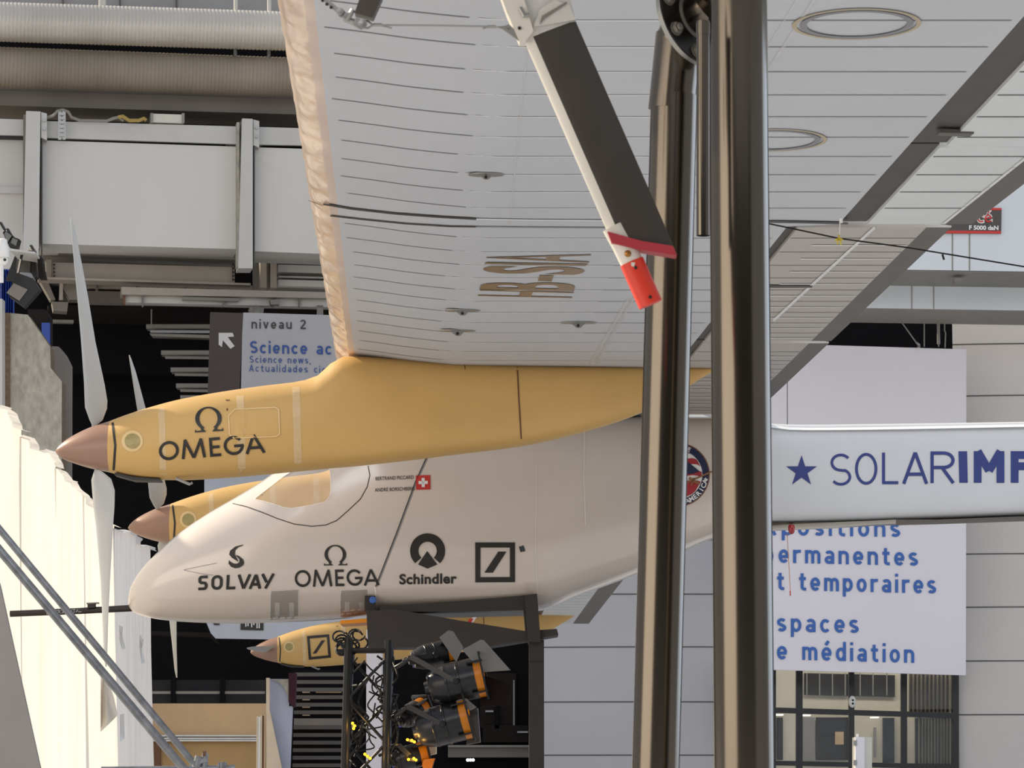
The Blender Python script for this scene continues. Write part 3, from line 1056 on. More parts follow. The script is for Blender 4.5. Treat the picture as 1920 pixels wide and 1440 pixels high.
t = thing('slatted_screen', 'dark screen of horizontal grey slats behind the lighting truss', 'screen', (pl(605, 1400).x, 57, 0))
b = MB(); b.rect(546, 1255, 680, 1680, pl, .1, 'black', off=-.5); b.build('backing', t)
for k in range(13):
    y = 1261 + k * 14.2
    b = MB()
    if k == 6:
        b.rect(551, 1347, 646, 1360, pl, .1, 'dust')
    else:
        b.rect(553 - k * .4, y, 648, y + 7, pl, .1, 'slat')
    b.build('slat', t)
b = MB()
for y in (1297, 1311, 1325, 1340):
    b.rect(567, y, 581, y + 2, pl, .02, 'paneledge', off=-.35); b.build('light_slot', t); b = MB()
b.rect(592, 1297, 640, 1299, pl, .02, 'beige', off=-.35)
b.build('light_slot', t)
pl = YP(46)
b = MB(); b.slab([(687, 1180), (716, 1180), (712, 1660), (686, 1660)], pl, .5, 'signwhite')
tag(b.build('white_pillar'), 'white square pillar behind the lighting truss', 'pillar', kind='thing')
# dark gallery to the right of the truss
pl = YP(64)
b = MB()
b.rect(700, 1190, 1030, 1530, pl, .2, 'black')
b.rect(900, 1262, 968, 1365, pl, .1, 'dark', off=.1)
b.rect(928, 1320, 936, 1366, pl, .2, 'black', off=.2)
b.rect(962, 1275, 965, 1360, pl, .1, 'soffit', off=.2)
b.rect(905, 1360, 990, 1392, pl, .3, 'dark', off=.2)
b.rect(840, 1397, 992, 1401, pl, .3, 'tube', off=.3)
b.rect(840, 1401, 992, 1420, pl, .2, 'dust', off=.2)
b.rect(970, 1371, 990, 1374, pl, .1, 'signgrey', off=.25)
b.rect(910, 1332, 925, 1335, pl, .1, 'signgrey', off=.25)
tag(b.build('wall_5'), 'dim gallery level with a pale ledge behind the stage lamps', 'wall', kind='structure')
for x in (877, 882, 887):
    b = MB(); b.sphere(YP(63)(x, 1425), .028, mat('tiny_white_lamp', 'ffffff', emit='ffffff', estr=4) if x == 877 else bpy.data.materials['tiny_white_lamp'])
    tag(b.build('pilot_light'), 'tiny white pilot light below the pale ledge', 'light', 'row of three tiny white lights')

# ------------------------------------------------------------------ right hand side
def drum(name, cx_px, Yn, R, a0, a1, ztop, seams_px, m, label):
    """cylinder wall bulging towards the viewer; nearest point at pixel cx_px and depth Yn"""
    c = Vector((P(cx_px, 900, Yn).x, Yn + R, 0))
    b = MB()
    N = 48
    A = [math.radians(a0 + (a1 - a0) * i / N) for i in range(N + 1)]
    pt = lambda a, z, r: Vector((c.x + r * math.sin(a), c.y - r * math.cos(a), z))
    b.rings([[pt(a, 0, R), pt(a, ztop, R), pt(a, ztop, R - .3), pt(a, 0, R - .3)] for a in A], m)
    for y in seams_px:
        z = P(cx_px, y, Yn).z
        b.rings([[pt(a, z, R), pt(a, z, R + .006), pt(a, z + .022, R + .006), pt(a, z + .022, R)] for a in A], 'seamgrey')
    tag(b.build(name, smooth=30), label, 'wall', kind='structure')


drum('wall_right', 2000, 58, 11, -10.2, 8, P(2000, 583, 58).z, (645, 742, 940, 1039, 1139, 1240, 1341), 'drum', 'large curved grey wall at the right edge')
drum('wall_6', 1240, 61, 12, -10.6, 9.8, P(1240, 640, 61).z, (1013, 1115, 1214, 1317, 1417), 'drum_cool', 'curved cool grey wall behind the two dark poles')

pl = YP(54)
b = MB()
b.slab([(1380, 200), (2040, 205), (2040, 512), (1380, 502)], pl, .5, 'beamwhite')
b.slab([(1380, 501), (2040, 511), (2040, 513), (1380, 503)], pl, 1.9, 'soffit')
for x in (1785, 1817):
    b.rect(x, 350, x + 2, 507, pl, .02, 'soffit', off=.01)
b.slab([(1790, 520), (1808, 522), (1791, 530)], pl, .3, 'soffit', off=-.3)
tag(b.build('trim_9'), 'upper white gallery beam at the right', 'beam', kind='structure')
pl = YP(55.6)
b = MB()
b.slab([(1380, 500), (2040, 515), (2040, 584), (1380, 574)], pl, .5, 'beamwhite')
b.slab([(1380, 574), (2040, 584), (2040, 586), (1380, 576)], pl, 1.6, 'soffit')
for x in (1709, 1750):
    b.rect(x, 520, x + 1.5, 579, pl, .02, 'soffit', off=.01)
tag(b.build('trim_10'), 'lower white gallery beam at the right', 'beam', kind='structure')
pl = YP(61)
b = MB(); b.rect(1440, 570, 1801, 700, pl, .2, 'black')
tag(b.build('wall_7'), 'black gap between the white beam and the big sign', 'wall', kind='structure')
pl = YP(56.8)
for k, pts in enumerate(([(1672, 578), (1722, 648)], [(1733, 578), (1733, 650)], [(1760, 578), (1760, 650)], [(1772, 578), (1771, 620), (1773, 624), (1772, 652)])):
    b = MB(); b.tube([pl(x, y) for x, y in pts], .012, 'tube', 6)
    if k == 0:
        b.tube([pl(1718, 642), pl(1724, 646), pl(1724, 651), pl(1720, 650)], .02, 'steel', 6)
    tag(b.build('hanging_wire'), ('slanted wire with a hook above the big sign', 'straight wire left of the pair above the big sign', 'straight wire in the middle of the black gap',
                                  'knotted wire nearest the curved wall above the big sign')[k], 'wire', 'wires in the black gap')
# big sign
pl = Plane(P(1640, 900, 57), (0, -1, 0))
t = thing('exhibition_sign', 'large lilac white sign with blue lettering about exhibitions', 'sign', pl(1640, 1262))
b = MB(); b.slab([(1477, 645), (1812, 655), (1811, 1266), (1385, 1254), (1385, 850), (1477, 850)], pl, .12, 'signwhite'); b.build('panel', t)
b = MB(); b.slab([(1385, 640), (1475.5, 643), (1475.5, 852), (1385, 852)], pl, .12, 'signwhite'); b.build('side_panel', t)
b = MB()
pj = lambda x, y: pl(x, y, .015)
for s, x0, x1, y0, y1 in (('e', 1408, 1427, 1002, 1002), ('xpositions', 1437, 1688, 1003, 1007), ('p', 1430, 1450, 1054, 1055), ('ermanentes', 1460, 1721, 1055, 1061),
                          ('e', 1428, 1447, 1105, 1105), ('t temporaires', 1457, 1755, 1106, 1113), ('E', 1428, 1447, 1183, 1184), ('spaces', 1457, 1610, 1184, 1187),
                          ('d', 1428, 1447, 1235, 1236), ('e médiation', 1457, 1714, 1236, 1243)):
    lay(b, din_line(s, x0, x1, y0, y1, 34.5, .165, .24), pj, 'signink2')
b.build('lettering', t)
b = MB()
for x in (1500, 1760):
    b.bar(P(x, 645, 57.06), P(x, 645, 57.06) + Vector((0, 0, .75)), .05, .05, 'tube'); b.build('hanger', t); b = MB()
for x in (1498, 1694):
    b.bar(P(x, 1250, 57.05), P(x, 1250, 58.1), .05, .05, 'tube'); b.build('hanger', t); b = MB()
# load sign
pl = YP(53.96)
t = thing('load_sign', 'small black and red sign with white 5000 daN on the beam', 'sign', pl(1800, 438))
b = MB(); b.slab([(1700, 389), (1878, 390), (1877, 438), (1700, 437)], pl, .05, 'strut'); b.build('board', t)
b = MB()
b.slab([(1700, 389), (1878, 390), (1878, 394), (1700, 393)], pl, .01, 'red', off=.012)
b.slab([(1700, 432), (1877, 433), (1877, 438), (1700, 437)], pl, .01, 'red', off=.012); b.build('red_stripe', t)
b = MB()
pj = lambda x, y: pl(x, y, .012)
pjb = lambda x, y: pl(x, y, .024)
lay(b, text_line('cé', 1831, 1861, 417, 417, 32, .05), pj, 'white')
lay(b, text_line('cé', 1832.5, 1859.5, 416.5, 416.5, 31, .0), pjb, 'red')
b.build('lettering', t); b = MB()
lay(b, text_line('F 5000 daN', 1817, 1872, 430.5, 431, 11, .035), pj, 'white')
b.build('lettering', t)

# glazed entrance
pl = YP(58)
t = thing('door_1', 'black framed glazed entrance under the big sign', 'entrance', (pl(1640, 1400).x, 58, 0), kind='structure')
b = MB()
for x0, x1 in ((1440, 1455), (1493, 1505), (1592, 1602), (1690, 1701), (1787, 1798)):
    b.rect(x0, 1240, x1, 1682, pl, .15, 'frame')
for ya, yb, h in ((1326, 1347, 10), (1426, 1443, 9)):
    b.slab([(1440, ya), (1798, yb - 10), (1798, yb + h - 10), (1440, ya + h)], pl, .16, 'frame', off=.01)
b.build('frame', t)
for x0, x1 in ((1455, 1493), (1505, 1592), (1602, 1690), (1701, 1787)):
    for y0, y1 in ((1245, 1330), (1335, 1432), (1436, 1680)):
        b = MB(); b.rect(x0, y0, x1, y1, pl, .012, 'glass', off=-.06); b.build('pane', t)
# vestibule behind the glass
pl = YP(60.4)
b = MB()
b.rect(1400, 1230, 1860, 1684, pl, .2, 'room')
b.slab([(1508, 1262), (1592, 1264), (1592, 1305), (1508, 1303)], pl, .05, 'dark', off=.1)
b.slab([(1602, 1264), (1678, 1266), (1678, 1307), (1602, 1305)], pl, .05, 'dark', off=.1)
for x in (1512, 1536, 1560, 1584, 1612, 1636, 1662):
    b.rect(x, 1262, x + 2, 1304, pl, .03, 'soffit', off=.13)
b.rect(1530, 1345, 1592, 1425, pl, .05, 'dark', off=.1)
b.rect(1534, 1352, 1590, 1376, pl, .05, 'darkglass', off=.14)
b.slab([(1506, 1345), (1528, 1345), (1528, 1425), (1506, 1425)], pl, .05, 'soffit', off=.1)
b.rect(1566, 1372, 1582, 1396, pl, .05, 'beige', off=.16)
b.rect(1655, 1346, 1677, 1430, pl, .05, 'darkglass', off=.1)
b.rect(1638, 1364, 1643, 1420, pl, .04, 'soffit', off=.1)
b.rect(1456, 1345, 1468, 1425, pl, .05, 'dark', off=.1)
b.rect(1716, 1345, 1722, 1440, pl, .05, 'dark', off=.1)
tag(b.build('wall_8'), 'beige vestibule wall seen through the entrance glass', 'wall', kind='structure')
for k, (x0, x1, y0, y1) in enumerate(((1703, 1786, 1258, 1338), (1722, 1786, 1345, 1684))):
    b = MB()
    N = 60
    top, bot = [], []
    for i in range(N + 1):
        x = x0 + (x1 - x0) * i / N
        o = .10 * math.sin(i * 1.15) + .05 * math.sin(i * 2.3 + k)
        top.append(YP(59.2)(x, y0, o)); bot.append(YP(59.2)(x, y1, o))
    b.rings([top, bot], 'curtain', cap=False, closed=False)
    cu_ = tag(b.build('curtain', recalc=False), ('short beige curtain behind the upper right entrance pane', 'long beige curtain behind the lower right entrance pane')[k], 'curtain', 'beige curtains')
    b = MB(); b.bar(YP(59.2)(x0 - 2, y0), YP(59.2)(x1 + 2, y0), .03, .03, 'rail'); b.bar(YP(59.2)(x0, y0), YP(58.1)(x0 - 4, y0), .03, .03, 'rail'); b.build('curtain_rail', cu_)
for k, (x, y) in enumerate(((1512, 1341), (1640, 1345), (1461, 1340))):
    b = MB(); b.rect(x - 6, y - 1, x + 8, y + 1, YP(59.6), .25, mat('ceiling_strip_glow', 'ffffff', emit='fff4e0', estr=1.6) if k == 0 else bpy.data.materials['ceiling_strip_glow'])
    tag(b.build('ceiling_strip_light'), ('lit ceiling strip behind the left entrance door', 'lit ceiling strip behind the right entrance door', 'lit ceiling strip beside the right dark pole')[k], 'light', 'strip lights in the vestibule')
area('vestibule_lamp', (6.6, 58.8, 4.6), (6.6, 60.4, 2.6), 3.2, .4, 26, (1, .93, .8))
pl = YP(57.96)
t = thing('door_sensor', 'small oval white sensor with two black eyes on the entrance frame', 'sensor', pl(1598, 1325))
b = MB()
c = pl(1598, 1316)
b.rings([[c + Vector((.066 * math.cos(a) * k, -.10 * (1 - k * k) ** .5, .105 * math.sin(a) * k)) for a in [2 * PI * j / 20 for j in range(20)]] for k in (1.0, .9, .7, .4, .05)], 'white'); b.build('housing', t)
for y in (1313, 1319):
    b = MB(); b.sphere(pl(1599, y, .09), .022, 'ink', 8); b.build('eye', t)
pl = YP(52)
t = thing('white_cabinet', 'narrow white metal cabinet with hinges in front of the entrance', 'cabinet', (pl(1614, 1400).x, 52, 0))
b = MB(); b.rect(1604, 1382, 1635, 1699, pl, .5, 'cabinet'); b.build('body', t)
b = MB(); b.rect(1604, 1382, 1621, 1699, pl, .05, 'signwhite', off=.06); b.build('door', t)
for y in (1388, 1425):
    b = MB(); b.rect(1601, y, 1607, y + 10, pl, .08, 'steel', off=.08); b.build('hinge', t)
b = MB(); b.rect(1606, 1376, 1610, 1382, pl, .05, 'white', off=-.05); b.build('latch', t)

# ================================================================== THE AIRPLANE
HW = 3.408                                       # wing underside above the camera
YF, YN = 29.6, 26.2                              # fuselage and near engine pod
plane = thing('solar_airplane', 'large white solar airplane with yellow engine pods and grey long wing', 'airplane', P(700, 1145, YF))

WZ = [(0, .20), (.006, .15), (.015, .12), (.03, .105), (.06, .09), (.10, .07), (.15, .042), (.2, .02), (.26, 0), (1, 0)]
WT = [(0, .20), (.006, .26), (.02, .31), (.06, .38), (.15, .45), (.3, .48), (.5, .42), (.7, .28), (.9, .10), (1, .012)]


def pw(tab, u):
    for (a, va), (b_, vb) in zip(tab, tab[1:]):
        if u <= b_:
            return va + (vb - va) * (u - a) / (b_ - a)
    return tab[-1][1]


def le(Y):
    return -1.533 + (29.6 - Y) * .0312 if Y < 29.6 else -1.533 + (Y - 29.6) * (-2.03 + 1.533) / 22.8


def te(Y):
    return 2.15 + (29.6 - Y) * .0494 if Y < 29.6 else 2.15 + (Y - 29.6) * (1.31 - 2.15) / 22.8


def te_near(Y):
    return 2.862 - .085 * (Y - 18.2)


def wbase(Y):
    return CAMZ + (HW if Y < 29.6 else HW - (Y - 29.6) * .543 / 22.8)


def wp(u, Y, dz=0.0, x=None):
    a, c = le(Y), te(Y)
    if x is None:
        x = a + u * (c - a)
    else:
        u = max(0, (x - a) / (c - a))
    return Vector((x, Y, wbase(Y) + pw(WZ, u) + dz))


def wing_proj(px, py, eps=.004):
    r = ray(px, py)
    z = CAMZ + HW
    for _ in range(8):
        q = CAM + r * ((z - CAMZ) / r.z)
        u = (q.x - le(q.y)) / (te(q.y) - le(q.y))
        z = wbase(q.y) + pw(WZ, max(0, u))
    return Vector((q.x, q.y, z - eps))


def hinge(Y):                                    # x of the hinge line
    return 2.187 - .0557 * (Y - 15.3) if Y < 19.55 else 1.655 - .055 * (Y - 19.55) if Y < 29.6 else te(Y) - .95


us = [0, .003, .006, .010, .014, .019, .025, .033, .045, .065, .09, .12, .15, .18, .21, .26]
wy = sorted(set([13 + .0867 * i for i in range(160)] + [6 + .65 * i for i in range(11)] + [27 + .65 * i for i in range(43)] + [54.0]))
wy = [y for y in wy if y <= 54]
b = MB()
rings, info = [], []
for Y in wy:
    uh = (hinge(Y) - le(Y)) / (te(Y) - le(Y))
    low = us + [.26 + (uh - .26) * k / 6 for k in range(1, 7)]
    ph = (Y - 14.28) / .52
    sg = abs(math.sin(PI * ph)) ** 1.5 * (.55 + .45 * math.sin(Y * 7.3) * math.sin(Y * 2.9 + 1))
    r = []
    for u in low:
        p = wp(u, Y)
        if u < .05:                              # film sagging between the ribs of the nose
            k = math.exp(-((u - .014 - .006 * math.sin(ph * 2.2)) / .012) ** 2)
            p += Vector((.004 * sg, 0, .040 * sg * k))
        r.append(p)
    r.append(r[-1] + Vector((0, 0, .07)))        # hinge channel
    up = [uh, .6, .45, .3, .2, .12, .06, .02, .006]
    a, c = le(Y), te(Y)
    for u in up:
        if u <= uh + 1e-6:
            r.append(Vector((a + u * (c - a), Y, wbase(Y) + pw(WT, u))))
    while len(r) < len(low) + 1 + len(up):
        r.append(r[-1])
    rings.append(r)
nl = len(us) + 6
b.rings(rings, 'wing', True, matfn=lambda i, j: 'film' if (j < 7 or j > nl + 6) else 'film_in' if j < 8 else 'wing')
# rib lines, 0.52 m apart
for k in range(-8, 50):
    Y = 14.28 + .52 * k
    if abs(Y - 19.55) < .15:
        continue

    def strip(u0, u1, w, m, n=10):
        for i in range(n):
            ua, ub = u0 + (u1 - u0) * i / n, u0 + (u1 - u0) * (i + 1) / n
            b.face([wp(ua, Y - w, -.003), wp(ub, Y - w, -.003), wp(ub, Y + w, -.003), wp(ua, Y + w, -.003)], m)
    uh = (hinge(Y) - le(Y)) / (te(Y) - le(Y))
    j = random.uniform(-.012, .012)
    strip(.052 + abs(j), .23 + j, .008, 'rib')
    strip(.24 + j, .50, .009, 'rib_light', 6)
    strip(.50, uh - .01, .007, 'rib' if Y < 24.5 else 'rib_light', 4)
# spanwise tape lines
for pts, w in (([(1545, -30), (1440, 130)], 5), ([(1512, -30), (1425, 110)], 3), ([(1196, 545), (1118, 680)], 5), ([(1178, 560), (1106, 682)], 4), ([(1000, -20), (955, 420)], 2.2)):
    lay(b, ribbon(pts, w), wing_proj, 'tape', 25)
# panel joint across the wing
for pts, w, m in (([(606, 381), (660, 390), (740, 399), (820, 405), (893, 409)], 3.4, 'seam'), ([(619, 403), (680, 410), (760, 418), (840, 423), (892, 424)], 2.2, 'seam'),
                  ([(893, 409), (1000, 411), (1140, 412)], 2.0, 'rib_light'), ([(892, 424), (1000, 425), (1160, 426)], 1.6, 'rib'), ([(606, 384), (578, 374)], 1.2, 'brownseam'),
                  ([(1440, 414), (1500, 415), (1590, 417)], 4, 'wing_dark')):
    lay(b, ribbon(pts, w), lambda x, y: wing_proj(x, y, .006), m, 12)
# round marks
for (cx, cy) in ((1606, 44), (1448, 262)):
    c = wing_proj(cx, cy)
    for r0, r1, m in ((.265, .285, 'ring_tan'), (.222, .252, 'ring_grey')):
        N = 48
        for i in range(N):
            a0, a1 = 2 * PI * i / N, 2 * PI * (i + 1) / N
            b.face([c + Vector((r * math.cos(a), 1.05 * r * math.sin(a), -.002)) for r, a in ((r0, a0), (r1, a0), (r1, a1), (r0, a1))], m)
for (cx, cy, rx) in ((600, 0, 0),):
    pass
wing = b.build('wing', plane, smooth=40)

# flaps
def flap(name, y0, y1, xh, xt, band, mm, tickness=.07, whites=False):
    b = MB()
    ys = [y0 + (y1 - y0) * i / max(2, int((y1 - y0) / .5)) for i in range(max(2, int((y1 - y0) / .5)) + 1)]
    rings = []
    for Y in ys:
        z = wbase(Y)
        a, c = xh(Y), xt(Y)
        xs = [a, a + .04, (a + c) / 2, c - band, c]
        rings.append([Vector((x, Y, z)) for x in xs] + [Vector((c, Y, z + .012)), Vector((c - band, Y, z + .03)), Vector(((a + c) / 2, Y, z + .09)), Vector((a, Y, z + .07))])
    b.rings(rings, mm, True, matfn=lambda i, j: 'wing_band' if j in (3, 4, 5) else mm)
    k = math.ceil((y0 - 14.28) / .52)
    while 14.28 + .52 * k < y1 - .1:
        Y = 14.28 + .52 * k
        k += 1
        if Y < y0 + .1:
            continue
        z = wbase(Y) - .003
        b.face([Vector((xh(Y) + .01, Y - .008, z)), Vector((xt(Y) - band, Y - .008, z)), Vector((xt(Y) - band, Y + .008, z)), Vector((xh(Y) + .01, Y + .008, z))], 'rib' if mm == 'flap_warm' else 'seamgrey')
        if whites:
            Y2 = Y + .25
            b.face([Vector((xt(Y2) - .75, Y2 - .02, z - .001)), Vector((xt(Y2) - band - .01, Y2 - .012, z - .001)), Vector((xt(Y2) - band - .01, Y2 + .012, z - .001)), Vector((xt(Y2) - .75, Y2 + .02, z - .001))], 'rib_light')
    return b


near_h = lambda Y: hinge(Y) + (.205 if Y < 17.3 else .175)
b = flap('flap', 6, 17.12, lambda Y: 2.39 - .0557 * (Y - 15.3), te_near, .16, 'flap')
b.build('flap', wing)
b = flap('flap', 17.16, 19.5, lambda Y: 2.255 - .0557 * (Y - 17.2), te_near, .16, 'flap')
# bright reinforcing edge in front of the trailing tape
for Y in (17.4, 18.0, 18.6, 19.2):
    x = te_near(Y) - .16
    b.face([Vector((x, Y - .3, wbase(Y) - .004)), Vector((x + .02, Y - .3, wbase(Y) - .004)), Vector((x - .03, Y + .28, wbase(Y) - .004)), Vector((x - .05, Y + .28, wbase(Y) - .004))], 'rib_light')
b.build('flap', wing)
b = flap('flap', 19.62, 24.6, lambda Y: hinge(Y) + .07, te, .15, 'flap_warm', whites=True)
lay(b, ribbon([(1640, 425), (1450, 600)], 5), lambda x, y: wing_proj(x, y, .005), 'rib_light')
lay(b, poly_tris([(1440, 533), (1524, 534), (1522, 538), (1440, 538)]), lambda x, y: wing_proj(x, y, .006), 'wing_dark')
b.build('flap', wing)
b = flap('flap', 24.72, 29.4, lambda Y: hinge(Y) + .07, te, .15, 'flap_warm', whites=True)
b.build('flap', wing)
b = flap('flap', 30.0, 54, lambda Y: te(Y) - .85, te, .26, 'flap')
b.build('flap', wing)
# dark hinge channel
b = MB()
for y0, y1, w in ((6, 17.12, .21), (17.16, 19.52, .17), (19.6, 24.6, .08), (24.7, 29.4, .08), (30, 54, .12)):
    n = max(2, int((y1 - y0) / .6))
    rr = []
    for i in range(n + 1):
        Y = y0 + (y1 - y0) * i / n
        x = hinge(Y)
        z = wbase(Y) + .02
        rr.append([Vector((x - .01, Y, z)), Vector((x + w, Y, z)), Vector((x + w, Y, z + .05)), Vector((x - .01, Y, z + .05))])
    b.rings(rr, 'wing_dark')
b.prism([wing_proj(1762, 245, .01), wing_proj(1826, 247, .01), wing_proj(1818, 253, .01), wing_proj(1756, 251, .01)], (0, 0, .02), 'wing_band')
b.build('hinge_channel', wing)
# registration lettering, mirror gold
b = MB()
def reg(s, left, right, y_bot_l, y_top_l, y_bot_r, y_top_r, bold):
    # text runs up the picture, tops of the letters towards the leading edge
    lay(b, text_quad(s, (left, y_bot_l), (left + 4, y_top_l), (right + 4, y_top_r), (right, y_bot_r), bold), wing_proj, 'gold', 12)


reg('H', 896, 1072, 554, 542, 558, 547, .0)
reg('B', 899, 1076, 541, 527, 545, 530, .02)
reg('-', 1008, 1034, 526, 515, 527, 516, .0)
reg('S', 904, 1094, 511, 497, 515, 500, .03)
reg('I', 908, 1098, 494, 490.5, 498, 494, .0)
reg('A', 910, 1104, 488, 476, 492, 476, .0)
b.build('registration_lettering', wing)

# small lifting brackets under the wing
for (x, y) in ((911, 326), (867, 581), (858, 619), (1084, 604)):
    c = wing_proj(x, y, 0)
    k = S(c.y)
    b = MB()
    n = 12
    b.prism([c + Vector((math.cos(2 * PI * i / n) * 34 * k, math.sin(2 * PI * i / n) * .06, -.002)) for i in range(n)], (0, 0, -.006), 'steel')
    b.prism([c + Vector((dx * k, -.01, dz * k)) for dx, dz in ((-15, -1), (15, -1), (9, -7), (5, -11), (-3, -11), (-8, -7))], (0, .015, 0), 'steel')
    b.lathe(c + Vector((0, -.012, -7 * k)), (0, -1, 0), [(0, 3 * k), (.004, 3 * k)], 'ink', 10)
    b.build('lifting_bracket', wing)

# ---- engine pods
POD = [  # px, top, bottom, half width, exponent (near pod)
    (207, 789, 886, .205, 2.0), (240, 777, 894, .245, 2.1), (285, 763, 899, .275, 2.2), (340, 749, 900, .30, 2.3), (420, 735, 896, .33, 2.4),
    (500, 724, 889, .345, 2.5), (560, 717, 883, .35, 2.6), (592, 708, 880, .35, 2.7), (612, 696, 878, .35, 2.8), (628, 676, 876, .35, 3.0), (650, 671, 874, .35, 3.4),
    (760, 676, 862, .34, 3.6), (860, 682, 850, .31, 3.4), (980, 686, 835, .27, 3.2), (1100, 688, 808, .21, 3.0), (1200, 689, 775, .14, 2.8), (1290, 690, 725, .07, 2.6), (1335, 691, 697, .02, 2.4)]
SPIN = [(104, 845, 848, .006, 2), (108, 839, 853, .03, 2), (118, 829, 860, .065, 2), (140, 815, 869, .115, 2), (170, 801, 878, .163, 2), (208, 789, 886, .205, 2)]
BLADE_T = [(176, 802, 8), (177, 796, 10), (180, 787, 24), (180, 765, 39), (180, 750, 40), (177, 720, 36), (165.5, 640, 25), (155.5, 560, 19), (147, 500, 14), (140, 450, 9), (135, 420, 4), (133, 409, 1)]
BLADE_B = [(181, 872, 8), (182, 880, 10), (190, 899, 40), (194, 921, 46), (195, 952, 43), (196, 984, 36), (197.5, 1091, 20), (197.5, 1161, 12.5), (198, 1232, 7), (199, 1250, 2)]
HUB = P(184, 836, YN)


def blade(mb, st, rot, delta, inv):
    rings = []
    for i, (x, y, w) in enumerate(st):
        c = P(x, y, YN)
        wm = w * S(YN)
        t = i / (len(st) - 1)
        bt = math.radians(18 + 38 * t) * inv
        ch = Vector((1, math.tan(bt), 0))
        nv = Vector((-math.sin(bt), math.cos(bt), 0))
        th = max(.006, .10 * wm * (1 - .4 * t))
        r = []
        for k in range(14):
            a = 2 * PI * k / 14
            r.append(c + ch * (wm / 2 * math.cos(a)) + nv * (th * math.sin(a) * (1 - .35 * math.cos(a))))
        rings.append(r)
    R = Matrix.Rotation(rot, 3, 'X')
    rings = [[HUB + R @ (p - HUB) + delta for p in r] for r in rings]
    mb.rings(rings, 'blade', True)


def pod(delta, rot, marks, name='engine_pod', label=None):
    b = MB()
    loft(b, POD, YN, 'nacelle', k=70, n=44, delta=delta)
    bv = b.bvh()
    s = YN / (YN + delta.y)

    def to_px(x, y):                              # near pod pixels to this pod's pixels
        p = P(x, y, YN) + delta - CAM
        f = p.y * CT + p.z * ST
        u = -p.y * ST + p.z * CT
        return 960 + FPX * p.x / f, 720 - FPX * u / f
    proj0 = surf_proj(bv, .004)
    proj = lambda x, y: proj0(*to_px(x, y))
    proj2_ = surf_proj(bv, .008)
    proj2 = lambda x, y: proj2_(*to_px(x, y))
    lay(b, ribbon([(970, 688), (973, 750), (978, 833)], 3), proj, 'brownseam', 12)
    lay(b, ribbon([(211, 792), (216, 835), (213, 882)], 4.5), proj, 'ink', 8)
    for xx, w in ((304, 12), (452, 14), (557, 14)):
        lay(b, ribbon([(xx - 2, 765 if xx < 400 else 742 if xx < 500 else 726), (xx, 800), (xx + 2, 890 if xx < 500 else 878)], w), proj, 'tape_y', 14)
    lay(b, [(t[0], t[1], t[2]) for t in poly_tris(arc(248, 827, 20, 20, 0, 360, 28)[:-1])], proj, 'halo', 10)
    lay(b, ribbon([(426, 749), (426, 770)], 3) + ribbon([(423, 750), (431, 750)], 2), proj, 'brownseam')
    lay(b, ribbon(arc(860, 690, 12, 14, 80, -10, 6), 1.5), proj, 'brownseam', 8)
    marks(b, proj, proj2)
    o = b.build(name, plane, smooth=40)
    if label:
        o['label'] = label
    b = MB(); loft(b, SPIN, YN, 'spinner', k=26, n=36, delta=delta); b.build('spinner', o)
    for st, inv in ((BLADE_T, 1), (BLADE_B, -1)):
        b = MB(); blade(b, st, rot, delta, inv); b.build('propeller_blade', o)
    b = MB()
    lay(b, poly_tris(arc(248, 827, 14.5, 14.5, 0, 360, 28)[:-1]), proj2, 'lens', 8); b.build('lamp_lens', o)
    b = MB()                                       # cooling lip and little hinge strut below
    d = delta
    b.prism([P(x, y, YN - .1) + d for x, y in ((216, 886), (250, 894), (300, 898), (300, 901), (250, 900), (214, 890))], (0, .2, 0), 'seam')
    b.tube([P(330, 897, YN - .12) + d, P(356, 908, YN - .14) + d, P(361, 905, YN - .14) + d], .012, 'steel', 8)
    b.build('cooling_flap', o)
    return o, proj, proj2


def marks_omega(b, proj, proj2):
    Q = lambda x, y: (80 + x / 3.2, 640 + y / 3.2)
    lay(b, quad_map(omega_symbol(), Q(905, 396), Q(1076, 388), Q(1087, 538), Q(912, 549)), proj2, 'ink', 6)
    lay(b, quad_map(word_omega(), Q(696, 603), Q(1322, 553), Q(1337, 668), Q(698, 718)), proj2, 'ink', 6)


dA, pA, pA2 = pod(Vector((0, 0, 0)), 0.0, marks_omega, label='yellow engine pod lettered OMEGA, nearest the viewer')
b = MB()
Q = lambda x, y: (80 + x / 3.2, 640 + y / 3.2)
hq = [Q(*p) for p in ((1152, 408), (1396, 396), (1416, 410), (1422, 556), (1400, 571), (1142, 582), (1120, 556), (1116, 446))]
lay(b, poly_tris(hq), surf_proj(MB().bvh() if False else BVHTree.FromPolygons([dA.matrix_basis @ v.co + WL[plane.name] for v in dA.data.vertices], [tuple(p.vertices) for p in dA.data.polygons]), .003), 'nacelle', 10)
lay(b, ribbon(hq, 2.2, True), pA2, 'halo', 8)
b.build('access_hatch', dA)

d_in = P(241, 990, 33.6) - P(105, 847, YN)
pod(d_in, math.radians(29), lambda *a: None, label='orange lit engine pod behind the fuselage nose')


def marks_bank(b, proj, proj2):
    # square with a slash, near pod pixels = offset from tip times two
    f = lambda x, y: (105 + (x - 470) * 2.0, 847 + (y - 1223) * 2.0)
    Q = lambda x, y: f(260 + x / 4.364, 1130 + y / 4.364)
    lay(b, ribbon([Q(1385, 285), Q(1545, 272), Q(1558, 440), Q(1398, 456)], 9.6, True), proj2, 'ink', 8)
    lay(b, poly_tris([Q(1492, 310), Q(1522, 308), Q(1448, 415), Q(1420, 418)]), proj2, 'ink', 8)


d_out = P(470, 1223, 52.4) - P(105, 847, YN)
pod(d_out, math.radians(92), marks_bank, label='yellow engine pod with a black square and slash, farthest away')

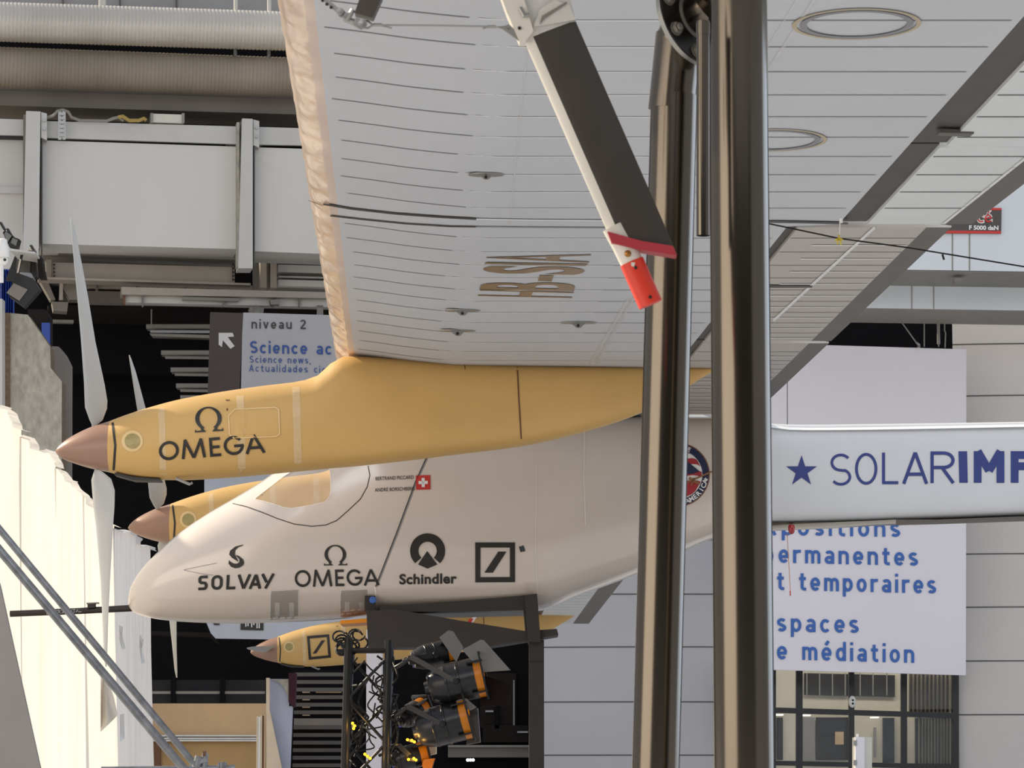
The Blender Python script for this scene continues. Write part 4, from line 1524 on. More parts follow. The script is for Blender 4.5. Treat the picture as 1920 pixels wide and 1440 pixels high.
# ---- fuselage
FUS = [(240.5, 1126, 1132, .01, 2), (243, 1108, 1140, .07, 2), (250, 1091, 1147, .13, 2), (263, 1071, 1153, .20, 2.05), (285, 1046, 1159, .27, 2.1), (312, 1020, 1163, .33, 2.15), (345, 993, 1166, .38, 2.2),
       (390, 963, 1168, .43, 2.25), (440, 934, 1169, .47, 2.3), (485, 907, 1168, .50, 2.35), (540, 868, 1166, .53, 2.5), (600, 827, 1163, .55, 2.7), (660, 800, 1158, .57, 3.0),
       (720, 788, 1150, .58, 3.3), (850, 784, 1146, .58, 3.5), (1000, 784, 1146, .56, 3.4), (1090, 784, 1114, .53, 3.3), (1190, 784, 1077, .48, 3.4), (1330, 785, 1012, .42, 3.8),
       (1400, 792, 992, .40, 4.2)]
CAB = [(500, 892), (520, 872), (545, 865)]
b = MB()
loft(b, FUS, YF, 'fuse', k=90, n=56)
# cut the canopy opening right through the cabin
hull = b.build('hull_tmp', None, smooth=0)
Q3 = lambda x, y: (220 + x / 3.84, 860 + y / 3.84)
WIN = [Q3(*p) for p in ((985, 290), (1080, 215), (1190, 130), (1300, 60), (1400, 20), (1520, 20), (1535, 120), (1537, 230), (1530, 265), (1512, 295), (1485, 314), (1380, 338), (1250, 358), (1190, 348), (1120, 325))]
c = MB()
c.rings([[P(x, y, 28.2) for x, y in WIN], [P(x, y, 31.2) for x, y in WIN]], 'fuse')
cut = c.build('cut_tmp', None, smooth=0)
md = hull.modifiers.new('b', 'BOOLEAN')
md.operation = 'DIFFERENCE'
md.object = cut
md.solver = 'EXACT'
dg = bpy.context.evaluated_depsgraph_get(); dg.update()
ev = hull.evaluated_get(dg)
me = ev.to_mesh()
hb = MB()
hb.add([hull.matrix_basis @ v.co for v in me.vertices], [tuple(p.vertices) for p in me.polygons], 'fuse')
ev.to_mesh_clear()
solid = b.bvh()
bpy.data.objects.remove(hull); bpy.data.objects.remove(cut)
b = hb
pF = surf_proj(solid, .004)
pF2 = surf_proj(solid, .008)
pF3 = surf_proj(solid, .012)
# seams, and creases whose highlights are painted as pale strokes
lay(b, ribbon([Q3(*p) for p in ((830, 322), (930, 345), (1040, 385), (1150, 430), (1270, 470), (1400, 487), (1500, 478), (1580, 445), (1660, 375), (1750, 290), (1800, 200), (1818, 120), (1805, 50))], 1.6), pF, 'seam', 8)
lay(b, ribbon([(805, 850), (780, 905), (745, 1000), (706, 1100)], 3), pF, 'rib', 10)
lay(b, ribbon([(803, 850), (778, 905), (743, 1000), (704, 1100)], 1.4), pF2, 'seam', 10)
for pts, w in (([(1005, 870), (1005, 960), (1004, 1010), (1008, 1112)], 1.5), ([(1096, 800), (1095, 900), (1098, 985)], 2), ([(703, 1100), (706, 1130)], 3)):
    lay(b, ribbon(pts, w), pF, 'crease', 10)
for pts in ([Q3(*p) for p in ((480, 800), (600, 775), (715, 752))], [Q3(*p) for p in ((480, 803), (640, 835), (690, 838))]):
    lay(b, ribbon(pts, .9), pF, 'rib', 10)
for x0, x1, y0 in ((508, 559, 1108), (639, 690, 1107)):
    lay(b, ribbon([(x0, y0), (x1, y0 - 2), (x1 + 1, 1160), (x0 - 2, 1163)], 1.2, True), pF, 'rib_light', 10)
    for xx in (x0 + 12, x1 - 12):
        lay(b, ribbon([(xx, y0 + 22), (xx, 1161)], 9), pF2, 'tape', 10)
    lay(b, poly_tris([(x0, y0), (x1, y0 - 2), (x1 + 1, 1160), (x0 - 2, 1163)]), pF, 'tape_grey', 10)
# markings
Qc = Q3
blobA = [(905, 618), (850, 632), (812, 662), (805, 690), (825, 714), (872, 744), (864, 722), (846, 692), (848, 660), (870, 638), (905, 624)]
blobB = [(848, 692), (875, 700), (905, 725), (913, 747), (905, 768), (880, 784), (850, 789), (818, 778), (800, 755), (803, 730), (815, 742), (835, 754), (860, 757), (878, 745), (878, 725), (862, 707)]
lay(b, poly_tris([Qc(*p) for p in blobA]), pF2, 'ink', 6)
lay(b, poly_tris([Qc(*p) for p in blobB]), pF2, 'ink', 6)
solvay = word([('Z', 0, 68), ('Q', 95, 178), ('L', 205, 272), ('V', 285, 382), ('A', 372, 462), ('Y', 455, 552)], 112, 21)
lay(b, quad_map(solvay, Qc(583, 843), Qc(1133, 828), Qc(1122, 934), Qc(582, 948)), pF2, 'ink', 6)
lay(b, quad_map(omega_symbol(), Qc(1483, 622), Qc(1652, 620), Qc(1657, 770), Qc(1486, 772)), pF2, 'ink', 6)
lay(b, quad_map(word_omega(), Qc(1276, 803), Qc(1880, 795), Qc(1888, 912), Qc(1278, 926)), pF2, 'ink', 6)
Q4 = lambda x, y: (680 + x / 2.909, 860 + y / 2.909)
cx, cy = Q4(354, 503)
lay(b, ribbon(arc(cx, cy, 25, 25, -46, 226, 40), 15.6), pF2, 'ink', 5)
lay(b, poly_tris([Q4(352, 504), Q4(407, 577), Q4(354, 600), Q4(302, 577)]), pF2, 'ink', 6)
lay(b, text_line('Schindler', *[Q4(x, 0)[0] for x in (200, 513)], Q4(0, 684)[1], Q4(0, 679)[1], 26, .03, 1.05), pF2, 'ink', 8)
lay(b, ribbon([Q4(x, y) for x, y in ((628, 471), (817, 471), (817, 660), (628, 661))], 9.6, True), pF2, 'ink', 8)
lay(b, poly_tris([Q4(740, 507), Q4(784, 507), Q4(710, 622), Q4(664, 622)]), pF2, 'ink', 8)
lay(b, poly_tris([Q4(852, 480), Q4(878, 474), Q4(887, 505), Q4(861, 510)]), pF2, 'darkglass', 8)
lay(b, text_line('BERTRAND PICCARD', *[Q4(x, 0)[0] for x in (70, 278)], Q4(0, 118)[1], Q4(0, 110)[1], 9.4, .01), pF2, 'ink', 8)
lay(b, text_line('ANDRÉ BORSCHBERG', *[Q4(x, 0)[0] for x in (66, 283)], Q4(0, 180)[1], Q4(0, 172)[1], 9.4, .01), pF2, 'ink', 8)
lay(b, poly_tris([Q4(290, 92), Q4(369, 90), Q4(370, 168), Q4(291, 170)]), pF2, 'red', 8)
lay(b, poly_tris([Q4(321, 105), Q4(338, 105), Q4(339, 155), Q4(322, 155)]) + poly_tris([Q4(304, 122), Q4(355, 121), Q4(355, 138), Q4(305, 139)]), pF3, 'white', 8)
# round flag patch
cx, cy = 1271, 890
lay(b, poly_tris(arc(cx, cy, 60, 60, 0, 360, 40)[:-1]), pF, 'bronze', 10)
lay(b, poly_tris(arc(cx, cy, 58, 58, 0, 360, 40)[:-1]), pF2, 'navy', 10)
lay(b, poly_tris(arc(cx, cy, 46, 46, 0, 360, 40)[:-1]), pF3, 'white', 10)
pF4 = surf_proj(solid, .016)
pF5 = surf_proj(solid, .020)


def in_disc(pts, r):
    out = []
    for x, y in pts:
        d = math.hypot(x - cx, y - cy)
        k = min(1, r / d) if d > 0 else 1
        out.append((cx + (x - cx) * k, cy + (y - cy) * k))
    return out


for ya, yb in ((-43, -34), (-24, -13), (-2, 8), (17, 46)):
    N = 10
    top = [(cx - 46 + 92 * i / N, cy + ya + 7 * math.sin(i * .55 + .3)) for i in range(N + 1)]
    bot = [(cx - 46 + 92 * i / N, cy + yb + 7 * math.sin(i * .55 + .3)) for i in range(N + 1)]
    tr = []
    for i in range(N):
        q = in_disc([top[i], top[i + 1], bot[i + 1], bot[i]], 45)
        tr += [(q[0], q[1], q[2]), (q[0], q[2], q[3])]
    lay(b, tr, pF4, 'patch_red', 10)
lay(b, poly_tris(in_disc([(1230, 862), (1285, 862), (1312, 884), (1300, 888), (1230, 896)], 45)), pF5, 'navy', 10)
lay(b, ribbon([(1285, 906), (1335, 884)], 3.2) + ribbon([(1292, 896), (1312, 908)], 5) + ribbon([(1296, 910), (1302, 896)], 3), surf_proj(solid, .024), 'bronze', 10)


def arc_text(s, r, a0, step, em, flip):
    for i, ch in enumerate(s):
        if ch == ' ':
            continue
        a = math.radians(a0 + step * i)
        tr, xa, xb, ya, yb = glyphs(ch, .03)
        mx = (xa + xb) / 2
        out = []
        for t in tr:
            q = []
            for x, y in t:
                lx, ly = (x - mx) * em, (y - .36) * em
                if flip:                          # lower arc, tops towards the centre
                    rr = r - ly
                    ang = a + lx / r
                else:
                    rr = r + ly
                    ang = a - lx / r
                q.append((cx + rr * math.cos(ang), cy - rr * math.sin(ang)))
            out.append(tuple(q))
        lay(b, out, pF3, 'white', 6)


arc_text('ACROSS AMERICA', 52, -136, 9.4, 12.5, True)
arc_text('E', 52, 66, 0, 11, False)
lay(b, poly_tris([(cx + 52 + 4.5 * (1 if k % 2 == 0 else .4) * math.sin(k * PI / 5), cy + 9 - 4.5 * (1 if k % 2 == 0 else .4) * math.cos(k * PI / 5)) for k in range(10)]), pF3, 'white')
fus = b.build('fuselage', plane, smooth=30)
# canopy panes on both sides
b = MB()
lay(b, poly_tris(WIN), surf_proj(solid, -.006), 'pane', 14)
b.build('canopy_pane', fus, smooth=60)
b = MB()
far = [P(x, y, 30.5) for x, y in WIN]


def far_proj(x, y):
    d = ray(x, y).normalized()
    h = solid.ray_cast(P(x, y, 40), -d)
    return h[0] + d * .002 if h[0] is not None else None


lay(b, poly_tris(WIN), far_proj, 'pane', 14)
b.build('canopy_pane', fus, smooth=60)
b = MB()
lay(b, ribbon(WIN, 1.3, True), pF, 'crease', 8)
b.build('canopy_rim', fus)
# nose details
t = b = MB()
pl = YP(YF)
b.tube([pl(252, 1140), pl(150, 1145.5), pl(19, 1151)], [.030, .028, .028], 'stand', 12)
bv = b.bvh()
lay(b, text_line('EXPERIMENTAL', 87, 153, 1152, 1147.5, 9.5, .02), surf_proj(bv, .003), 'signgrey')
b.prism([pl(164, 1132, .05), pl(178, 1131.5, .05), pl(178, 1139, .05), pl(164, 1140, .05)], (0, .08, 0), 'stand')
b.prism([pl(162, 1130, .06), pl(184, 1129, .06), pl(184, 1131, .06), pl(162, 1132.5, .06)], (0, .1, 0), 'tube')
b.build('pitot_boom', fus)
pl = YP(YF - .48)
b = MB(); b.rect(684, 1117, 704, 1144, pl, .05, 'ink'); b.build('camera_pod', fus)
b = MB(); b.lathe(pl(699, 1125, .0), (0, -1, 0), [(0, .03), (.012, .032), (.02, .026), (.021, 0)], 'signink2', 18); b.build('blue_lens', fus)
b = MB()
lay(b, ribbon([(638, 1163), (664, 1162.5), (690, 1160)], 6), pF2, 'orange', 8)
b.prism([P(x, y, YF - .35) for x, y in ((638, 1163), (690, 1160), (690, 1167), (638, 1170))], (0, .5, 0), 'orange')
b.build('orange_tape', fus)
b = MB()
b.prism([P(x, y, YF - .47) for x, y in ((712, 1137), (760, 1134), (860, 1127), (986, 1116), (986, 1144), (860, 1147), (760, 1147), (712, 1149))], (0, .94, 0), 'belly')
b.build('belly_skid', fus)

# ---- tail boom
BOOM = [(1380, 792, 1000, .40, 5), (1450, 799, 986, .37, 6), (1500, 801, 984, .36, 7), (1600, 800, 981, .35, 7), (1740, 798, 976, .34, 7), (1990, 794, 967, .33, 7)]
b = MB()
loft(b, BOOM, YF, 'boom', k=40, n=48)
bv = b.bvh()
pB = surf_proj(bv, .005)
pl = YP(YF - .34)
Q6 = lambda x, y: (1400 + x / 3.692, 760 + y / 3.692)
star = [Q6(380 + (112 if k % 2 == 0 else 43) * math.sin(k * PI / 5), 457 - (112 if k % 2 == 0 else 43) * math.cos(k * PI / 5)) for k in range(10)]
lay(b, poly_tris(star), pB, 'blue', 12)


def boom_letter(ch, x0, y0, x1, y1, w):
    a, c = Q6(x0, y0), Q6(x1, y1)
    lay(b, letter(ch, c[0] - a[0], c[1] - a[1], w / 3.692, a[0], a[1]), pB, 'blue', 12)


boom_letter('S', 580, 334, 724, 556, 19)
boom_letter('O', 750, 329, 905, 550, 20)
boom_letter('L', 937, 327, 1050, 546, 21)
boom_letter('A', 1078, 322, 1255, 543, 23)
boom_letter('R', 1272, 319, 1440, 538, 23)
lay(b, poly_tris([Q6(1466, 318), Q6(1526, 318), Q6(1531, 536), Q6(1472, 536)]), pB, 'blue', 12)
boom_letter('N', 1572, 317, 1784, 536, 54)
boom_letter('P', 1828, 317, 2000, 536, 54)
boom_letter('Q', 2040, 315, 2200, 534, 54)
boom = b.build('tail_boom', plane, smooth=40)
b = MB()
N = 16
rr = []
for i in range(N + 1):
    x = 1446 + 544 * i / N
    y = cubic([1446, 1475, 1500, 1990], [799, 803, 804, 796.5], x)
    rr.append([P(x, y - 2.2, YF - .34), P(x, y + 2.6, YF - .38), P(x, y + 2.6, YF - .30), P(x, y - 2.2, YF - .26)])
b.rings(rr, 'boom_edge')
b.build('clear_edge_strip', boom)
b = MB()
rr = []
for x, yt, yb in ((1446, 978, 996), (1480, 979, 994), (1560, 979, 991), (1640, 976, 986), (1680, 974, 985), (1760, 974, 983), (1990, 965, 975)):
    rr.append([P(x, yt, YF - .31), P(x, (yt + yb) / 2, YF - .25), P(x, yb, YF - .1), P(x, yb, YF + .2), P(x, yt, YF + .31)])
b.rings(rr, 'mirror', matfn=lambda i, j: 'mirror' if i < 4 else 'dust')
b.build('belly_fairing', boom)
b = MB()
c0 = P(1484, 984, YF - .3)
b.lathe(c0, (0, 0, -1), [(0, .024), (.02, .03), (.05, .030), (.075, .022), (.085, .004)], 'redlamp', 16); b.build('beacon_lamp', boom)
b = MB(); b.tube([P(1476, 1000, YF - .3), P(1478, 1040, YF - .3), P(1482, 1112, YF - .3)], .003, 'copper', 6)
b.tube([P(1481.5, 1108, YF - .3), P(1482, 1117, YF - .3)], .006, 'red', 6); b.build('static_wick', boom)

# ---- near outrigger leg with its bracing
YS = 11.3
pl = YP(YS)
leg = None
b = MB()
st = [((900, -160), (1020, -170), .036), ((940, -5), (1066, -20), .036), ((983, 78), (1079, 39), .036), ((1140, 438), (1270, 477), .030)]
rings = []
NS = 22
tab = [(-1, 0), ]
sec = []
for k in range(NS):
    a = 2 * PI * k / NS
    u = .5 - .5 * math.cos(a)
    th = 1.0 * (1.6 * math.sqrt(u) * (1 - u) ** .9)
    sec.append((u, th * (1 if a < PI else -1)))
for (l, t_, th) in [st[0], st[1], st[2]] + [tuple((tuple(st[2][q][k] * (1 - f) + st[3][q][k] * f for k in (0, 1)) if q < 2 else st[2][2] * (1 - f) + st[3][2] * f) for q in range(3)) for f in (.1, .25, .5, .75, 1)]:
    L0, T0 = pl(*l), pl(*t_)
    rings.append([L0 + (T0 - L0) * u + Vector((0, -th * v, 0)) for u, v in sec])


def legmat(i, j):
    u = (sec[j][0] + sec[(j + 1) % NS][0]) / 2
    if i < 1:
        return 'strut_white' if u < .3 else 'strut'
    if i == 1:
        return 'strut_white' if u < .3 else 'clearwrap'
    return 'strut_white' if u < .17 else 'strut'


b.rings(rings, 'strut', True, matfn=legmat)
leg = b.build('outrigger_leg', plane, smooth=50)
leg['label'] = 'dark outrigger leg hanging from the wing with a red sleeved tip'
b = MB()
b.slab([(1139, 434), (1205, 452), (1262, 461), (1269, 479), (1200, 468), (1147, 455)], pl, .075, 'crimson', off=.038); b.build('red_band', leg)
b = MB()
def oval(path, w, d, m, mb):
    rr = []
    for i, (x, y) in enumerate(path):
        c = pl(x, y)
        q = (pl(*path[-1]) - pl(*path[0])).normalized()
        s_ = Vector((q.z, 0, -q.x))
        rr.append([c + s_ * (w * math.cos(2 * PI * k / 20)) + Vector((0, d * math.sin(2 * PI * k / 20), 0)) for k in range(20)])
    mb.rings(rr, m)
oval([(1150, 425), (1170, 462), (1191, 505)], .040, .026, 'strut_white', b); b.build('spar_tube', leg)
b = MB(); oval([(1184.5, 491), (1202, 531), (1220, 571)], .043, .029, 'sleeve', b); b.build('red_sleeve', leg)
b = MB()
for x, y, r in ((1192, 502, .006), (1219, 557, .006)):
    b.lathe(pl(x, y, .027), (0, -1, 0), [(0, r), (.004, r)], 'ink', 12); b.build('sleeve_hole', leg); b = MB()
b = MB()
b.slab([(1183, 492), (1191, 492), (1189, 500), (1184, 499)], pl, .004, 'strut_white', off=.031); b.build('torn_tape', leg)
b = MB(); b.lathe(pl(1177, 476, .022), (0, -1, 0), [(0, .012), (.006, .012), (.010, .007), (.011, 0)], 'copper', 14); b.build('bolt', leg)
b = MB()
b.slab([(935, -20), (977, -22), (1000, 58), (986, 76), (974, 76), (950, 22)], pl, .09, 'strut_white', off=.045)
b.slab([(956, 47), (930, 50), (942, 54), (974, 77), (980, 70)], pl, .012, 'steel', off=.03)
b.lathe(pl(974, 53, .046), (0, -1, 0), [(0, .006), (.005, .006)], 'ink', 10)
b.lathe(pl(953, 50, .032), (0, -1, 0), [(0, .007), (.006, .007)], 'steel', 10)
b.tube([pl(975, 15, .05), pl(983, 30, .055), (pl(992, 28, .05))], .008, 'steel', 8)
b.build('root_clamp', leg)
b = MB(); b.slab([(1000, 50), (1079, 37), (1068, 10), (1040, 0), (1012, 18)], pl, .03, 'clearwrap', off=.035); b.slab([(1012, 45), (1016, 30), (1062, 3), (1064, 6), (1022, 34)], pl, .004, 'dust', off=.040); b.build('plastic_wrap', leg)
b = MB()
b.tube([pl(697, 47), pl(800, 47.5), pl(931, 50)], .0035, 'steel', 8)
for x0, x1, y in ((700, 716, 46.5), (914, 930, 50)):
    b.tube([pl(x0, y), pl(x1, y)], .006, 'steel', 8)
b.tube([pl(714, 48), pl(735, 53)], .003, 'steel', 6)
b.tube([pl(918, 50), pl(905, 54)], .003, 'steel', 6)
cb = b.build('bracing_cable', plane)
cb['label'] = 'thin steel bracing cable between the two dark legs'
b = MB(); b.tube([pl(699, 47), pl(690, 40), pl(681, 38), pl(675, 44), pl(680, 52), pl(690, 53), pl(699, 47)], .004, 'steel', 8); b.build('thimble', cb)
b = MB(); b.lathe(pl(680, 45, .02), (0, -1, 0), [(0, .016), (.005, .016), (.006, .008), (.012, .007), (.013, 0)], 'steel', 14); b.build('pin', cb)
b = MB()
b.slab([(662, 42), (668, 32), (682, 38), (686, 50), (676, 54), (664, 48)], pl, .02, 'steel', off=.015)
b.slab([(600, -6), (606, -8), (634, 14), (646, 20), (652, 26), (650, 36), (636, 30), (629, 20)], pl, .02, 'steel', off=.01)
b.lathe(pl(638, 22, .012), (0, -1, 0), [(0, .014), (.01, .012), (.011, 0)], 'steel', 12)
for x, y in ((605, 1), (613, 8), (621, 14)):
    b.lathe(pl(x, y, .012), (0, -1, 0), [(0, .006), (.003, .006)], 'ink', 10)
b.tube([pl(650, 38, .01), pl(662, 18, .02)], .010, 'steel', 8)
b.tube([pl(645, 34), pl(668, 44)], .012, 'steel', 8)
b.build('clevis_link', cb)
b = MB()
b.slab([(665, 24), (680, -20), (690, -90), (745, -90), (716, -5), (699, 33)], pl, .06, 'strut', off=.03)
lg = b.build('brace_strut', plane)
lg['label'] = 'short dark brace strut end at the top of the picture'
# thin line below the near flap with a yellow ribbon
pl = YP(17.5)
b = MB(); b.tube([pl(1440, 419), pl(1573, 447), pl(1700, 464), pl(1920, 500), pl(2040, 520)], .0045, 'cable', 6)
b.tube([pl(1767, 477), pl(1770, 487)], .006, 'cable', 6)
sl = b.build('safety_line', plane); sl['label'] = 'thin dark line strung below the wing trailing edge'
b = MB()
for dx, dy in ((-6, 4), (7, 3), (-3, 11), (4, 12), (0, -6)):
    b.tube([pl(1573, 447, .01), pl(1573 + dx * .7, 447 + dy * .4, .02), pl(1573 + dx, 447 + dy, .01)], .005, 'yellow', 6)
b.build('yellow_ribbon', sl)
b = MB(); b.tube([pl(1575, 412), pl(1574, 446)], .0025, 'white', 6); b.tube([pl(1577, 410), pl(1577, 418)], .009, 'white', 8); b.build('white_tie', sl)

# ---- stand under the fuselage
base = P(995, 1200, YF + .2)
t = thing('airplane_stand', 'dark brown wedge shaped cradle and post carrying the fuselage', 'stand', (base.x, base.y, 0))
pl = YP(YF - .55)
b = MB(); b.slab([(687, 1144), (712, 1144), (734, 1141), (860, 1163), (984, 1183), (1044, 1179), (1047, 1190), (960, 1205), (905, 1214), (690, 1214)], pl, .5, 'stand'); b.build('wedge_beam', t)
pl = YP(YF - .6)
b = MB(); b.slab([(984, 1116), (1007, 1113), (1014, 1204), (990, 1204)], pl, .5, 'stand'); b.build('upper_post', t)
b = MB(); b.slab([(979, 1116), (985, 1116), (991, 1185), (985, 1185)], YP(YF - .45), .2, 'belly'); b.build('inner_rib', t)
pl = YP(YF - .5)
q = [pl(992, 1200), pl(1020, 1200)]
b = MB(); b.box((q[0].x, pl.p0.y, 0), (q[1].x, pl.p0.y + .4, q[0].z), 'stand'); b.box((q[0].x - .3, pl.p0.y - .3, 0), (q[1].x + .3, pl.p0.y + .7, .05), 'stand'); b.build('lower_post', t)
b = MB(); b.rect(992, 1239, 1020, 1240.5, pl, .02, 'ink', off=.01); b.build('joint', t)
for k, (p0, p1, m) in enumerate((((826, 1192), (838, 1165), 'white'), ((870, 1188), (890, 1156), 'white'))):
    pl = YP(44)
    b = MB(); b.slab([(p0[0] - 5, p0[1]), (p0[0] + 4, p0[1]), (p1[0] + 4, p1[1]), (p1[0] - 3, p1[1])], pl, .04, m)
    if k == 1:
        b.slab([(874, 1172), (882, 1172), (887, 1160), (880, 1160)], pl, .01, 'red', off=.012)
    o = b.build('marker_tag', plane)
    o['label'] = ('white slanted marker tag behind the wedge beam', 'red and white slanted marker tag behind the wedge beam')[k]

# ================================================================== SUPPORT POLES
YC = 12.0
topz = CAMZ + HW - .02
pl = YP(YC)
a, c = pl(1389.5, 720), pl(1389.5, 300)
t = thing('support_frame', 'pair of tall dark glossy steel poles with a bolted flange before the wing', 'support frame', (a.x, YC, 0))
b = MB(); b.lathe((a.x, YC, 0), (0, 0, 1), [(0, .109), (topz, .109)], 'pole', 64); b.build('pole', t)
b = MB(); b.lathe((a.x, YC, 0), (0, 0, 1), [(0, .22), (.03, .22), (.03, .12), (.031, .11)], 'flange', 40); b.build('base_plate', t)

YC2 = 12.35
pl = YP(YC2)
p0, p1 = pl(1229.5, 1440), pl(1256, 470)
d = (p1 - p0).normalized()
foot = p0 - d * (p0.z / d.z)
elb = pl(1261.5, 180)
b = MB(); b.lathe(foot, d, [(0, .0885), ((elb - foot).length, .0885)], 'pole', 56); b.build('pole', t)
b = MB(); b.lathe(foot, (0, 0, 1), [(0, .2), (.03, .2), (.03, .1), (.031, .09)], 'flange', 40); b.build('base_plate', t)
fn = Vector((.66, -.72, .2)).normalized()
fc = YP(YC2 - .10)(1308, 30)
fb = fc - fn * .10 + Vector((0, .02, -.03))
ax = (fb - elb).normalized()
b = MB()
b.lathe(elb, ax, [(-.055, .0885), ((fb - elb).length, .0885)], 'pole', 56)
b.tube([fb - ax * .03, fb + ax * .04 + fn * .04, fc - fn * .005], [.0885, .088, .088], 'pole', 40)
b.build('elbow', t)
b = MB(); b.lathe(fc - fn * .024, fn, [(0, .196), (.004, .2), (.024, .2), (.028, .196), (.0281, 0)], 'flange', 56, matfn=lambda i, j: 'steel' if i in (0, 1) else 'flange'); fl = b.build('flange', t)
s1 = fn.cross(Vector((0, 0, 1))).normalized()
s2 = s1.cross(fn)
for k in range(8):
    a_ = 2 * PI * (k + .35) / 8
    c = fc + fn * .004 + (s1 * math.cos(a_) + s2 * math.sin(a_)) * .158
    b = MB()
    b.lathe(c, fn, [(0, .028), (.004, .028)], 'dust', 16)
    b.lathe(c + fn * .004, fn, [(0, .022), (.016, .022)], 'dust', 6)
    b.lathe(c + fn * .016, fn, [(0, .012), (.012, .012), (.0121, 0)], 'tube', 10)
    b.build('bolt', fl)
b = MB()
st_ = fc + fn * .002
tgt = Vector((pl(1389, 0).x, YC, fc.z + .12))
pth = [st_, st_ + fn * .06, st_ + fn * .10 + Vector((.02, .02, .05)), tgt + Vector((-.10, -.02, .10))]
b.tube(pth, [.088, .088, .086, .082], 'pole', 36)
b.lathe(st_, fn, [(0, .104), (.008, .094)], 'dust', 32)
b.build('stub_pipe', t)
b = MB()
pl = YP(11.78)
q0, q1 = pl(1318.5, 442), pl(1318.5, 40)
b.lathe(q0, q1 - q0, [(0, .0245), ((q1 - q0).length, .0245)], 'pole', 28, cap=False)
b.lathe(q0, q1 - q0, [(0, .0215), (.12, .0215), (.121, 0)], 'ink', 28, cap=False)
b.lathe(pl(1318.5, 66), q1 - q0, [(0, .0262), (.045, .0262)], 'pole', 28)
b.build('drop_pipe', t)

# ================================================================== LIGHTING TRUSS
YT = 23.0
pl = YP(YT)
t = thing('lighting_truss', 'black lattice lighting tower hung with stage lamps', 'lighting tower', (pl(690, 1400).x, YT, 0))
tower = t
tx0, tx1 = pl(653, 1300).x, pl(729, 1300).x
lean = -.03
zt = pl(690, 1195).z


def cp(ix, iy, z):
    return Vector(((tx0 if ix == 0 else tx1) + lean * (zt - z) / 1.0 * .75, YT + (0 if iy == 0 else .29), z))


for ix in (0, 1):
    for iy in (0, 1):
        b = MB()
        e = .0 if iy == 0 else -.06
        top = cp(ix, iy, zt + e + (0 if ix == 0 else -.02))
        b.tube([cp(ix, iy, 0), top], .029 if iy == 0 else .026, 'blackpaint', 18)
        b.tube([top - Vector((0, 0, .10)), top - Vector((0, 0, .04))], .031, 'blackpaint', 18)
        b.build('chord_tube', t)
zz = [zt - .10 - .30 * k for k in range(10)]
for k in range(9):
    b = MB()
    for iy in (0, 1):
        A, B = (0, 1) if (k + iy) % 2 == 0 else (1, 0)
        b.tube([cp(B, iy, zz[k] - .03), cp(A, iy, zz[k + 1] - .03)], .011, 'blackpaint', 10)
    for ix in (0, 1):
        A, B = (0, 1) if (k + ix) % 2 == 0 else (1, 0)
        b.tube([cp(ix, A, zz[k]), cp(ix, B, zz[k + 1])], .011, 'blackpaint', 10)
    b.build('lattice_brace', t)
b = MB()
b.tube([cp(0, 0, zt - .085), cp(1, 0, zt - .085)], .014, 'blackpaint', 10)
b.tube([cp(0, 1, zt - .085), cp(1, 1, zt - .085)], .014, 'blackpaint', 10)
b.tube([cp(0, 0, zt - .085), cp(0, 1, zt - .085)], .012, 'blackpaint', 10)
b.tube([cp(1, 0, zt - .085), cp(1, 1, zt - .085)], .012, 'blackpaint', 10)
b.build('top_rail', t)
b = MB(); b.box((tx0 - .35, YT - .25, 0), (tx1 + .2, YT + .55, .03), 'blackpaint'); b.build('base_plate', t)


def frame_dir(d):
    d = Vector(d).normalized()
    s = d.cross(Vector((0, 0, 1))).normalized()
    return d, s, s.cross(d)


